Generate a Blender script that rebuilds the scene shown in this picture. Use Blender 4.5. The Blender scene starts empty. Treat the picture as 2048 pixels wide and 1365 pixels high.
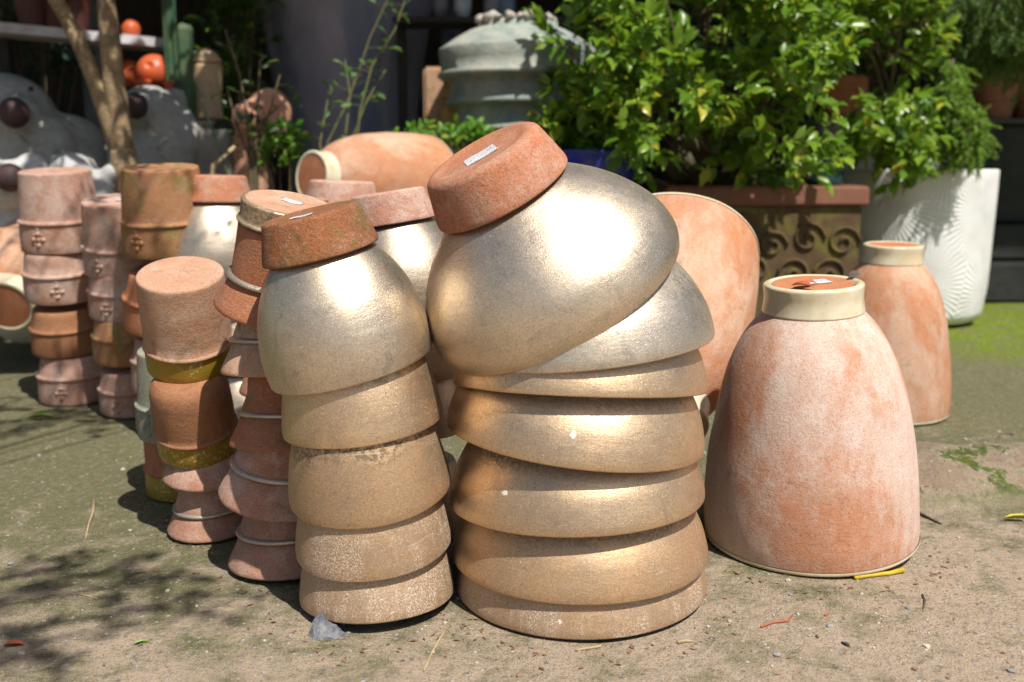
import bpy, bmesh, math, random
from mathutils import Vector, Matrix, noise
R_ = math.radians
sc = bpy.context.scene
C = sc.collection
random.seed(7)

# ------------------------------------------------------------------ camera
H, PITCH, F = 0.8, R_(9.85), 2000.0          # eye height, tilt, focal length in px of a 2048 px wide picture
cam = bpy.data.cameras.new('camera'); camo = bpy.data.objects.new('camera', cam); C.objects.link(camo)
cam.sensor_width = 36.0; cam.lens = 36.0 * F / 2048.0
camo.location = (0, 0, H); camo.rotation_euler = (math.pi / 2 - PITCH, 0, 0)
cam.clip_end = 400; cam.clip_start = 0.05
cam.dof.use_dof = True; cam.dof.focus_distance = 1.86; cam.dof.aperture_fstop = 2.8
sc.camera = camo

# ------------------------------------------------------------------ light
SUN_EL, SUN_AZ = R_(59), R_(33)               # azimuth: to the right of the camera's back
SUN = Vector((math.cos(SUN_EL) * math.sin(SUN_AZ), -math.cos(SUN_EL) * math.cos(SUN_AZ), math.sin(SUN_EL)))
w = bpy.data.worlds.new("World"); sc.world = w; w.use_nodes = True
wn = w.node_tree.nodes; sky = wn.new('ShaderNodeTexSky'); sky.sky_type = 'NISHITA'; sky.sun_disc = False
sky.sun_elevation = SUN_EL; sky.sun_rotation = math.atan2(SUN.x, SUN.y); sky.dust_density = 2.0
w.node_tree.links.new(sky.outputs[0], wn['Background'].inputs[0]); wn['Background'].inputs[1].default_value = 0.07
sl = bpy.data.lights.new('sun', 'SUN'); so = bpy.data.objects.new('sun', sl); C.objects.link(so)
sl.energy = 5.0; sl.angle = R_(0.53); sl.color = (1.0, 0.95, 0.87)
so.rotation_euler = SUN.to_track_quat('Z', 'Y').to_euler()
sc.view_settings.view_transform = 'Standard'; sc.view_settings.look = 'None'
sc.view_settings.exposure = 0.25; sc.view_settings.gamma = 1.0
sc.cycles.use_denoising = True
sc.cycles.max_bounces = 8; sc.cycles.caustics_reflective = False; sc.cycles.caustics_refractive = False

# ------------------------------------------------------------------ helpers
cp, sp = math.cos(PITCH), math.sin(PITCH)
def at(u, v, Y):                               # a measured direction taken to the distance Y
    x, y = (u - 1024) / F, (682.5 - v) / F
    d = Vector((x, cp + y * sp, -sp + y * cp))
    return Vector((0, 0, H)) + d * (Y / d.y)
def ground(u, v):
    x, y = (u - 1024) / F, (682.5 - v) / F
    d = Vector((x, cp + y * sp, -sp + y * cp)); return Vector((0, 0, H)) + d * (-H / d.z)
def proj_v(p):
    q = p - Vector((0, 0, H)); return 682.5 - F * (q.y * sp + q.z * cp) / (q.y * cp - q.z * sp)

def tag(o, label=None, cat=None, group=None, kind=None):
    if label: o['label'] = label
    if cat: o['category'] = cat
    if group: o['group'] = group
    if kind: o['kind'] = kind
    return o
def empty(name, M=None):
    o = bpy.data.objects.new(name, None); C.objects.link(o); o.empty_display_size = 0.05
    if M is not None: o.matrix_world = M
    return o
def add_second(o, v, f, m):                     # more faces of the same part in a second material
    me = o.data; n0 = len(me.polygons); V = [tuple(q.co) for q in me.vertices]; k = len(V); Fs = [tuple(q.vertices) for q in me.polygons]
    me.clear_geometry(); me.from_pydata(V + [tuple(q) for q in v], [], Fs + [tuple(i + k for i in g) for g in f]); me.materials.append(m)
    me.polygons.foreach_set('material_index', [0] * n0 + [1] * len(f)); me.polygons.foreach_set('use_smooth', [True] * (n0 + len(f))); me.update()
def mesh_obj(name, verts, faces, m, parent=None, smooth=True, M=None):
    me = bpy.data.meshes.new(name); me.from_pydata([tuple(v) for v in verts], [], faces)
    me.materials.append(m)
    if smooth: me.polygons.foreach_set('use_smooth', [True] * len(me.polygons))
    me.update()
    o = bpy.data.objects.new(name, me); C.objects.link(o)
    if parent: o.parent = parent
    elif M is not None: o.matrix_world = M
    return o
class MB:                                      # collects shapes into one mesh
    def __init__(s): s.v = []; s.f = []
    def add(s, vs, fs):
        k = len(s.v); s.v += [Vector(v) for v in vs]; s.f += [tuple(i + k for i in f) for f in fs]
    def box(s, c, d, rz=0, M=None, bev=0.0):
        bm = bmesh.new(); bmesh.ops.create_cube(bm, size=1)
        for v in bm.verts: v.co = Vector((v.co.x * d[0], v.co.y * d[1], v.co.z * d[2]))
        if bev: bmesh.ops.bevel(bm, geom=bm.edges[:], offset=bev, segments=3, affect='EDGES')
        T = Matrix.Translation(c) @ Matrix.Rotation(rz, 4, 'Z') @ (M or Matrix())
        bm.verts.index_update()
        s.add([T @ v.co for v in bm.verts], [[v.index for v in f.verts] for f in bm.faces]); bm.free()
    def ball(s, c, r, sub=2, M=None, nz=0, seed=0):
        if not hasattr(r, '__len__'): r = (r, r, r)
        bm = bmesh.new(); bmesh.ops.create_icosphere(bm, subdivisions=sub, radius=1)
        bm.verts.index_update(); T = Matrix.Translation(c) @ (M or Matrix())
        vs = []
        for v in bm.verts:
            k = 1 + (nz * noise.noise(v.co * 1.7 + Vector((seed, seed * 2.3, 0))) if nz else 0)
            vs.append(T @ Vector((v.co.x * r[0] * k, v.co.y * r[1] * k, v.co.z * r[2] * k)))
        s.add(vs, [[v.index for v in f.verts] for f in bm.faces]); bm.free()
    def tube(s, pts, rad, n=8, cap=True):
        pts = [Vector(p) for p in pts]; m = len(pts)
        if not hasattr(rad, '__len__'): rad = [rad] * m
        vs = []; fs = []; a = None
        for i, p in enumerate(pts):
            t = (pts[min(i + 1, m - 1)] - pts[max(i - 1, 0)]).normalized()
            if a is None: a = t.orthogonal().normalized()
            a = (a - t * a.dot(t)).normalized(); b = t.cross(a)
            for k in range(n):
                q = 2 * math.pi * k / n; vs.append(p + (a * math.cos(q) + b * math.sin(q)) * rad[i])
        for i in range(m - 1):
            for k in range(n):
                fs.append((i * n + k, i * n + (k + 1) % n, (i + 1) * n + (k + 1) % n, (i + 1) * n + k))
        if cap: fs.append(tuple(range(n - 1, -1, -1))); fs.append(tuple((m - 1) * n + k for k in range(n)))
        s.add(vs, fs)
    def build(s, name, m, parent=None, smooth=True, M=None):
        return mesh_obj(name, s.v, s.f, m, parent, smooth, M)

def fillet(P, n=4):                            # P: (r, z[, rad]) corners rounded
    out = []
    for i, p in enumerate(P):
        rad = p[2] if len(p) > 2 else 0
        a = Vector(p[:2])
        if rad <= 0 or i in (0, len(P) - 1): out.append((a.x, a.y)); continue
        d0 = Vector(P[i - 1][:2]) - a; d1 = Vector(P[i + 1][:2]) - a
        k = min(rad, d0.length * .49, d1.length * .49)
        p0 = a + d0.normalized() * k; p1 = a + d1.normalized() * k
        for j in range(n + 1):
            t = j / n; q = p0 * (1 - t) ** 2 + a * 2 * t * (1 - t) + p1 * t * t; out.append((q.x, q.y))
    return out
def spline(P, n=5):                            # smooth curve through profile points
    out = []
    for i in range(len(P) - 1):
        p0 = Vector(P[max(i - 1, 0)]); p1 = Vector(P[i]); p2 = Vector(P[i + 1]); p3 = Vector(P[min(i + 2, len(P) - 1)])
        for j in range(n):
            t = j / n
            q = .5 * ((2 * p1) + (p2 - p0) * t + (2 * p0 - 5 * p1 + 4 * p2 - p3) * t * t + (3 * p1 - p0 - 3 * p2 + p3) * t ** 3)
            out.append((q.x, q.y))
    out.append(tuple(P[-1])); return out
def lathe(prof, seg=96, wob=0.0, seed=0.0, rib=None):
    vs = []; fs = []; rows = []
    prof = [q for i, q in enumerate(prof) if i == 0 or math.hypot(q[0] - prof[i - 1][0], q[1] - prof[i - 1][1]) > 1e-5]
    if wob:
        d = [prof[0]]; mx = max(max(q[0] for q in prof), .02) * .11
        for a, b in zip(prof, prof[1:]):
            n = 1 if min(a[0], b[0]) < 1e-5 else max(1, int(math.hypot(a[0] - b[0], a[1] - b[1]) / mx))
            d += [(a[0] + (b[0] - a[0]) * i / n, a[1] + (b[1] - a[1]) * i / n) for i in range(1, n + 1)]
        prof = d
    for (r, z) in prof:
        if r < 1e-5: rows.append([len(vs)]); vs.append(Vector((0, 0, z))); continue
        row = []
        for k in range(seg):
            a = 2 * math.pi * k / seg; c, s = math.cos(a), math.sin(a)
            rr = r
            if wob: rr = r * (1 + wob * noise.noise(Vector((c * .9 + seed, s * .9, z * 5 + seed))) + wob * .25 * noise.noise(Vector((c * 3 + seed, s * 3, z * 12))))
            if rib: rr = rr * rib(a)
            zz = z + (wob * .5 * r * noise.noise(Vector((c * 1.1, s * 1.1 + seed, 3))) if wob else 0)
            row.append(len(vs)); vs.append(Vector((rr * c, rr * s, zz)))
        rows.append(row)
    for a, b in zip(rows, rows[1:]):
        if len(a) == 1 and len(b) == 1: continue
        for k in range(seg):
            k2 = (k + 1) % seg
            if len(a) == 1: fs.append((a[0], b[k2], b[k]))
            elif len(b) == 1: fs.append((a[k], a[k2], b[0]))
            else: fs.append((a[k], a[k2], b[k2], b[k]))
    return vs, fs

# ------------------------------------------------------------------ materials
class NT:
    def __init__(s, name):
        s.m = bpy.data.materials.new(name); s.m.use_nodes = True; s.t = s.m.node_tree
        s.b = s.t.nodes['Principled BSDF']
    def n(s, typ, **kw):
        x = s.t.nodes.new(typ)
        for k, v in kw.items(): setattr(x, k, v)
        return x
    def put(s, sock, v):
        if hasattr(v, 'is_output'): s.t.links.new(v, sock)
        elif isinstance(v, (tuple, list)): sock.default_value = tuple(v) + ((1,) if len(v) == 3 and sock.type == 'RGBA' else ())
        else: sock.default_value = v
    def coords(s, rnd=True):
        tc = s.n('ShaderNodeTexCoord').outputs['Object']
        if not rnd: return tc
        oi = s.n('ShaderNodeObjectInfo').outputs['Random']
        cx = s.n('ShaderNodeCombineXYZ'); m = s.math('MULTIPLY', oi, 31.0)
        for i in range(3): s.put(cx.inputs[i], m)
        va = s.n('ShaderNodeVectorMath', operation='ADD'); s.put(va.inputs[0], tc); s.put(va.inputs[1], cx.outputs[0])
        return va.outputs[0]
    def scale(s, vec, sc_):
        m = s.n('ShaderNodeMapping'); s.put(m.inputs['Vector'], vec); m.inputs['Scale'].default_value = sc_; return m.outputs[0]
    def noise(s, vec, scale, detail=3, rough=.55, dist=0.0):
        x = s.n('ShaderNodeTexNoise'); s.put(x.inputs['Vector'], vec); x.inputs['Scale'].default_value = scale
        x.inputs['Detail'].default_value = detail; x.inputs['Roughness'].default_value = rough; x.inputs['Distortion'].default_value = dist
        return x.outputs['Fac']
    def vor(s, vec, scale, out='Distance', feat='F1', rnd=1.0):
        x = s.n('ShaderNodeTexVoronoi', feature=feat); s.put(x.inputs['Vector'], vec); x.inputs['Scale'].default_value = scale
        x.inputs['Randomness'].default_value = rnd
        return x.outputs[out]
    def math(s, op, a, b=0.0, clamp=False):
        x = s.n('ShaderNodeMath', operation=op, use_clamp=clamp); s.put(x.inputs[0], a); s.put(x.inputs[1], b); return x.outputs[0]
    def step(s, v, lo, hi, a=0.0, b=1.0):
        x = s.n('ShaderNodeMapRange', interpolation_type='SMOOTHSTEP'); s.put(x.inputs[0], v)
        for i, k in enumerate((lo, hi, a, b)): x.inputs[i + 1].default_value = k
        return x.outputs[0]
    def mix(s, f, a, b, mode='MIX'):
        x = s.n('ShaderNodeMix', data_type='RGBA', blend_type=mode); s.put(x.inputs[0], f); s.put(x.inputs[6], a); s.put(x.inputs[7], b); return x.outputs[2]
    def sep(s, vec):
        x = s.n('ShaderNodeSeparateXYZ'); s.put(x.inputs[0], vec); return x.outputs
    def bump(s, h, strength, dist, prev=None):
        x = s.n('ShaderNodeBump'); s.put(x.inputs['Height'], h); x.inputs['Strength'].default_value = strength; x.inputs['Distance'].default_value = dist
        if prev is not None: s.put(x.inputs['Normal'], prev)
        return x.outputs[0]
    def out(s, color=None, rough=None, metal=None, normal=None, **kw):
        if color is not None: s.put(s.b.inputs['Base Color'], color)
        if rough is not None: s.put(s.b.inputs['Roughness'], rough)
        if metal is not None: s.put(s.b.inputs['Metallic'], metal)
        if normal is not None: s.put(s.b.inputs['Normal'], normal)
        for k, v in kw.items(): s.put(s.b.inputs[k.replace('_', ' ')], v)
        return s.m

def terracotta(name, c1, c2, bloom=(.62, .47, .40), amt=.5, dirt=.3, moss=0.0, grain=1.0, streak=False, rough=.85, mossc=(.13, .13, .03)):
    t = NT(name); v = t.coords(); tc = t.coords(False)
    big = t.noise(v, 6 if not streak else 4, 6, .65, .5); col = t.mix(t.step(big, .30, .70), c1, c2)
    sv = t.scale(v, (1, 1, .5)) if streak else v
    bl = t.noise(sv, 9 if not streak else 5, 8, .72, .3)
    col = t.mix(t.math('MULTIPLY', t.math('ADD', t.math('MULTIPLY', t.step(bl, .56 - amt * .17, .70 - amt * .14), .75), t.math('MULTIPLY', t.step(t.noise(sv, 38, 5, .7), .42, .64), .25)), min(.88, .32 + amt * .5)), col, bloom)
    if moss:
        ms = t.noise(v, 9, 6, .7, .8); col = t.mix(t.math('MULTIPLY', t.step(ms, .62 - moss * .25, .78 - moss * .2), .75), col, mossc)
    d = t.noise(v, 26, 6, .72); col = t.mix(t.math('MULTIPLY', t.step(d, .56, .74), dirt), col, (.10, .055, .03))
    g = t.noise(v, 330, 3, .75); g2 = t.noise(v, 120, 4, .7)
    col = t.mix(t.math('MULTIPLY', t.step(g, .50, .62), .40 * grain), col, (.14, .07, .04))
    col = t.mix(t.math('MULTIPLY', t.step(g2, .54, .76), .22 * grain), col, (.66, .50, .40))
    hole = t.noise(v, 90, 2, .5)
    nrm = t.bump(t.math('ADD', g, t.math('MULTIPLY', g2, 1.4)), .50 * grain, .002)
    nrm = t.bump(t.noise(v, 16, 5, .6), .35, .006, nrm)
    return t.out(col, rough, 0.0, nrm, Specular_IOR_Level=.28)
def gold(name, c1, c2, rough=.42, metal=.9, lime=.3, dirt=.4, bloom=0.25, grime_shade=0.0):
    t = NT(name); v = t.coords()
    b = t.noise(v, 7, 5, .62, .8); col = t.mix(t.step(b, .36, .66), c1, c2)
    gr = t.noise(v, 20, 6, .7, 1.0); col = t.mix(t.math('MULTIPLY', t.step(gr, .52, .72), bloom), col, (.30, .28, .25))
    sv = t.scale(v, (1, 1, .28)); ms = t.noise(sv, 9, 4, .65)
    fine = t.noise(v, 400, 3, .7); vf = t.noise(v, 420, 2, .6)
    lm = t.math('MULTIPLY', t.step(fine, .66 - lime * .12, .72 - lime * .10), t.step(ms, .68 - lime * .17, .75 - lime * .15))
    dots = t.math('MULTIPLY', t.step(vf, .685, .715), .9)
    lm = t.math('MAXIMUM', lm, dots)
    col = t.mix(t.math('MULTIPLY', lm, .8), col, (.70, .59, .48))
    dk = t.noise(v, 150, 3, .7); dm = t.noise(v, 8, 4, .6, .4)
    dd = t.math('MULTIPLY', t.step(dk, .60, .66), t.step(dm, .60 - dirt * .2, .72 - dirt * .15))
    col = t.mix(t.math('MULTIPLY', dd, .85), col, (.06, .045, .02))
    vd = t.vor(v, 13, 'Distance'); vc = t.sep(t.vor(v, 13, 'Color'))[0]
    chip = t.math('MULTIPLY', t.math('MULTIPLY', t.step(t.math('ADD', vd, t.math('MULTIPLY', t.noise(v, 90, 3), .22)), .17, .19, 1, 0), t.step(vc, .90, .91)), .85)
    col = t.mix(chip, col, (.80, .77, .72)); lm = t.math('MAXIMUM', lm, chip)
    runs = t.step(t.noise(t.scale(v, (3, 3, .25)), 14, 4, .65), .58, .72); col = t.mix(t.math('MULTIPLY', runs, .22), col, (.40, .33, .24))
    g3 = t.noise(v, 310, 3, .8)
    col = t.mix(t.math('MULTIPLY', t.step(g3, .50, .60), .30), col, (.22, .16, .09)); col = t.mix(t.math('MULTIPLY', t.step(g3, .46, .36), .25), col, (.92, .84, .70))
    if grime_shade:                                   # speckled dirt where the next pot sits, also painting in the rim's shadow band
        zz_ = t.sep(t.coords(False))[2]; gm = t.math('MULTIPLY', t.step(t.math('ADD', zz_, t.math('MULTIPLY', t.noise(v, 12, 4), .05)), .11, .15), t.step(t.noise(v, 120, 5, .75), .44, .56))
        col = t.mix(t.math('MULTIPLY', gm, grime_shade), col, (.07, .05, .025)); dd = t.math('MAXIMUM', dd, t.math('MULTIPLY', gm, grime_shade))
    flk = t.noise(v, 700, 2, .7)
    col = t.mix(t.math('MULTIPLY', t.step(flk, .5, .62), .22), col, (.16, .11, .06))
    rg = t.math('ADD', t.math('MULTIPLY', t.noise(v, 14, 5, .7), .24), rough - .12)
    rg = t.math('ADD', rg, t.math('MULTIPLY', t.math('ADD', lm, dd, True), .35), True)
    mt = t.math('MULTIPLY', t.math('SUBTRACT', 1.0, t.math('ADD', lm, dd, True)), metal)
    orange = t.noise(v, 420, 3, .6)
    nrm = t.bump(t.math('ADD', orange, g3), .30, .0010); nrm = t.bump(t.math('ADD', flk, lm), .30, .0008, nrm)
    nrm = t.bump(t.noise(t.scale(v, (1, 1, 5)), 9, 4, .6), .22, .004, nrm)
    sc_ = t.step(t.noise(t.scale(v, (1, 3.2, 14)), 6, 3, .6, 2.5), .655, .675)
    col = t.mix(t.math('MULTIPLY', sc_, .45), col, (.72, .66, .56))
    return t.out(col, rg, mt, nrm)
def glaze(name, c1, c2, rough=.25, speck=.0, spc=(.6, .5, .3), sc1=14):
    t = NT(name); v = t.coords(); b = t.noise(v, sc1, 5, .65, .5); col = t.mix(t.step(b, .38, .64), c1, c2)
    s = t.noise(v, 150, 3, .6); m = t.noise(v, 9, 3, .6)
    k = t.math('MULTIPLY', t.step(s, .56, .62), t.step(m, .60 - speck * .3, .70 - speck * .2))
    col = t.mix(t.math('MULTIPLY', k, min(1, speck * 1.5)), col, spc)
    pit = t.noise(v, 60, 3, .7); col = t.mix(t.math('MULTIPLY', t.step(pit, .70, .76), .6), col, (.1, .07, .04))
    nrm = t.bump(t.math('ADD', t.noise(v, 40, 3), t.math('MULTIPLY', s, speck)), .25, .002)
    return t.out(col, t.math('ADD', t.math('MULTIPLY', t.noise(v, 30, 4), .25), rough), 0.0, nrm)
def plain(name, c1, c2=None, rough=.8, sc1=12, metal=0.0, bump=.2, bdist=.004, **kw):
    t = NT(name); v = t.coords(); b = t.noise(v, sc1, 6, .65, .3)
    col = t.mix(t.step(b, .35, .65), c1, c2 or tuple(x * .6 for x in c1))
    return t.out(col, rough, metal, t.bump(t.noise(v, sc1 * 5, 5, .65), bump, bdist), **kw)
def leaf_mat(name, c1, c2, c3, rough=.35, trans=.35):
    t = NT(name); g = t.n('ShaderNodeNewGeometry').outputs['Random Per Island']
    col = t.mix(t.step(g, .15, .75), c1, c2); col = t.mix(t.step(g, .93, .96), col, c3)
    v = t.coords(False); col = t.mix(t.math('MULTIPLY', t.noise(v, 60, 3), .35), col, tuple(x * .5 for x in c1))
    t.out(col, rough, 0.0, t.bump(t.noise(v, 120, 2), .2, .001))
    tr = t.n('ShaderNodeBsdfTranslucent'); t.put(tr.inputs[0], t.mix(.5, col, (.30, .45, .03)))
    ms = t.n('ShaderNodeMixShader'); ms.inputs[0].default_value = trans
    t.t.links.new(t.b.outputs[0], ms.inputs[1]); t.t.links.new(tr.outputs[0], ms.inputs[2])
    t.t.links.new(ms.outputs[0], t.t.nodes['Material Output'].inputs[0]); return t.m

T_pink = terracotta('pink_clay', (.42, .21, .14), (.46, .27, .20), (.62, .49, .43), .75, .4)
T_brown = terracotta('brown_clay', (.30, .12, .055), (.36, .17, .08), (.45, .28, .2), .12, .5, .12)
T_orange = terracotta('orange_clay', (.52, .20, .085), (.46, .17, .08), (.56, .36, .26), .2, .25)
T_foot = terracotta('foot_clay', (.52, .19, .09), (.42, .20, .12), (.56, .41, .33), .5, .6, .12, grain=1.3)
T_footpale = terracotta('pale_foot_clay', (.46, .20, .13), (.50, .28, .20), (.66, .50, .42), .8, .35, grain=1.2)
T_footdark = terracotta('dark_foot_clay', (.33, .115, .04), (.26, .10, .045), (.42, .24, .15), .35, .9, .4, 1.9)
T_moss = terracotta('mossy_clay', (.34, .15, .06), (.42, .20, .10), (.60, .44, .36), .35, .4, .75, mossc=(.20, .17, .03))
T_jar = terracotta('jar_clay', (.57, .24, .12), (.52, .30, .20), (.72, .60, .53), .95, .22, grain=.9, streak=True)
T_jarback = terracotta('jar_clay_sandy', (.52, .21, .09), (.48, .24, .14), (.64, .50, .38), .66, .4, grain=.9, streak=True)
T_bell = terracotta('bell_clay', (.42, .19, .12), (.42, .24, .17), (.58, .43, .35), .7, .3, .1, 1.2)
T_bellred = terracotta('bell_clay_red', (.44, .15, .065), (.40, .17, .09), (.50, .32, .24), .25, .5, .3, 1.3)
T_pale = terracotta('pale_clay', (.50, .26, .15), (.50, .30, .20), (.64, .48, .38), .6, .5, .3)
T_greyg = terracotta('grey_green_clay', (.24, .25, .18), (.30, .30, .23), (.42, .42, .36), .4, .3, .25)
G_pale = gold('champagne_gold', (.81, .67, .50), (.66, .565, .45), .42, .93, .3, .3, .45)
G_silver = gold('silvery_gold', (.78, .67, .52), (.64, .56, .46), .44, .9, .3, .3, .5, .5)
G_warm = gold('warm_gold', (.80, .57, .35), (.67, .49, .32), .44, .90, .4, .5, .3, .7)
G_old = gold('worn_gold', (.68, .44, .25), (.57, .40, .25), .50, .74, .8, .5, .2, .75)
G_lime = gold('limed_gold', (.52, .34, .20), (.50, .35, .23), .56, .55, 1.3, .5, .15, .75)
Z_olive = glaze('olive_glaze', (.26, .17, .015), (.32, .21, .02), .3, .55)
Z_oliveb = glaze('olive_glaze_bubbled', (.30, .19, .02), (.34, .22, .02), .35, 1.1, (.55, .42, .2))
Z_cream = glaze('cream_glaze', (.68, .62, .46), (.60, .50, .32), .12, .0)
Z_silver = gold('silver_ring', (.62, .54, .44), (.52, .44, .36), .38, .7, .4, .3)
M_in = plain('raw_clay_inside', (.30, .15, .09), (.22, .11, .06), .9)

_tl = NT('price_label_paper'); _g = _tl.coords(False); _w = _tl.vor(_tl.scale(_g, (900, 160, 1)), 1.0)
_line = _tl.math('MULTIPLY', _tl.step(_tl.noise(_tl.scale(_g, (1, 170, 1)), 1.0, 0), .48, .52), _tl.step(_tl.noise(_tl.scale(_g, (600, 170, 1)), 1.0, 1), .45, .55))
M_label = _tl.out(_tl.mix(_tl.math('MULTIPLY', _line, .85), (.72, .72, .74), (.10, .11, .15)), .5)

# ------------------------------------------------------------------ pots
def seat(Y, l, r, vm, R=None, tilt=None):
    """frame of an upturned pot's mouth from its left and right ends and the lower edge at its middle"""
    a, b = at(l[0], l[1], Y), at(r[0], r[1], Y)
    ex = (b - a).normalized(); ha = [math.atan((q[0] - 1024) / F / (cp + (682.5 - q[1]) / F * sp)) for q in (l, r)]
    th = sum(ha) / 2; rad = R or Y / math.cos(th) * math.sin((ha[1] - ha[0]) / 2) / max(.8, math.sqrt(ex.x ** 2))
    c = Vector((Y * math.tan(th), Y, at((l[0] + r[0]) / 2, (l[1] + r[1]) / 2, Y).z))
    u0 = Vector((-ex.z, 0, ex.x)); f0 = Vector((0, -1, 0)); lo, hi = R_(-40), R_(60)
    for _ in range(40):
        m = (lo + hi) / 2; fr = f0 * math.cos(m) - u0 * math.sin(m)
        if proj_v(c + fr * rad) < vm: lo = m
        else: hi = m
    if tilt is not None: m = R_(tilt)
    fr = f0 * math.cos(m) - u0 * math.sin(m); ax = u0 * math.cos(m) + f0 * math.sin(m)
    M = Matrix((ex, -fr, ax)).transposed().to_4x4(); M.translation = c
    return M, rad
def ground_it(M, rad):                          # drop the lowest point of the mouth on to the ground
    ez = M.to_3x3() @ Vector((0, 0, 1)); low = M.translation.z - rad * math.sqrt(max(0, 1 - ez.z ** 2))
    M = M.copy(); M.translation.z -= low - .001; return M

def label_part(par, z, x, y, ang, w=.03, h=.018):
    n = 6; vs = []; fs = []
    for j in range(2):
        for i in range(n + 1): vs.append(((i / n - .5) * w, (j - .5) * h, .0006 + .0005 * math.sin(i * 1.3)))
    for i in range(n): fs.append((i, i + 1, n + 2 + i, n + 1 + i))
    o = mesh_obj('price_label', vs, fs, M_label, par)
    o.matrix_local = Matrix.Translation((x, y, z)) @ Matrix.Rotation(ang, 4, 'Z')
    return o

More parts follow.
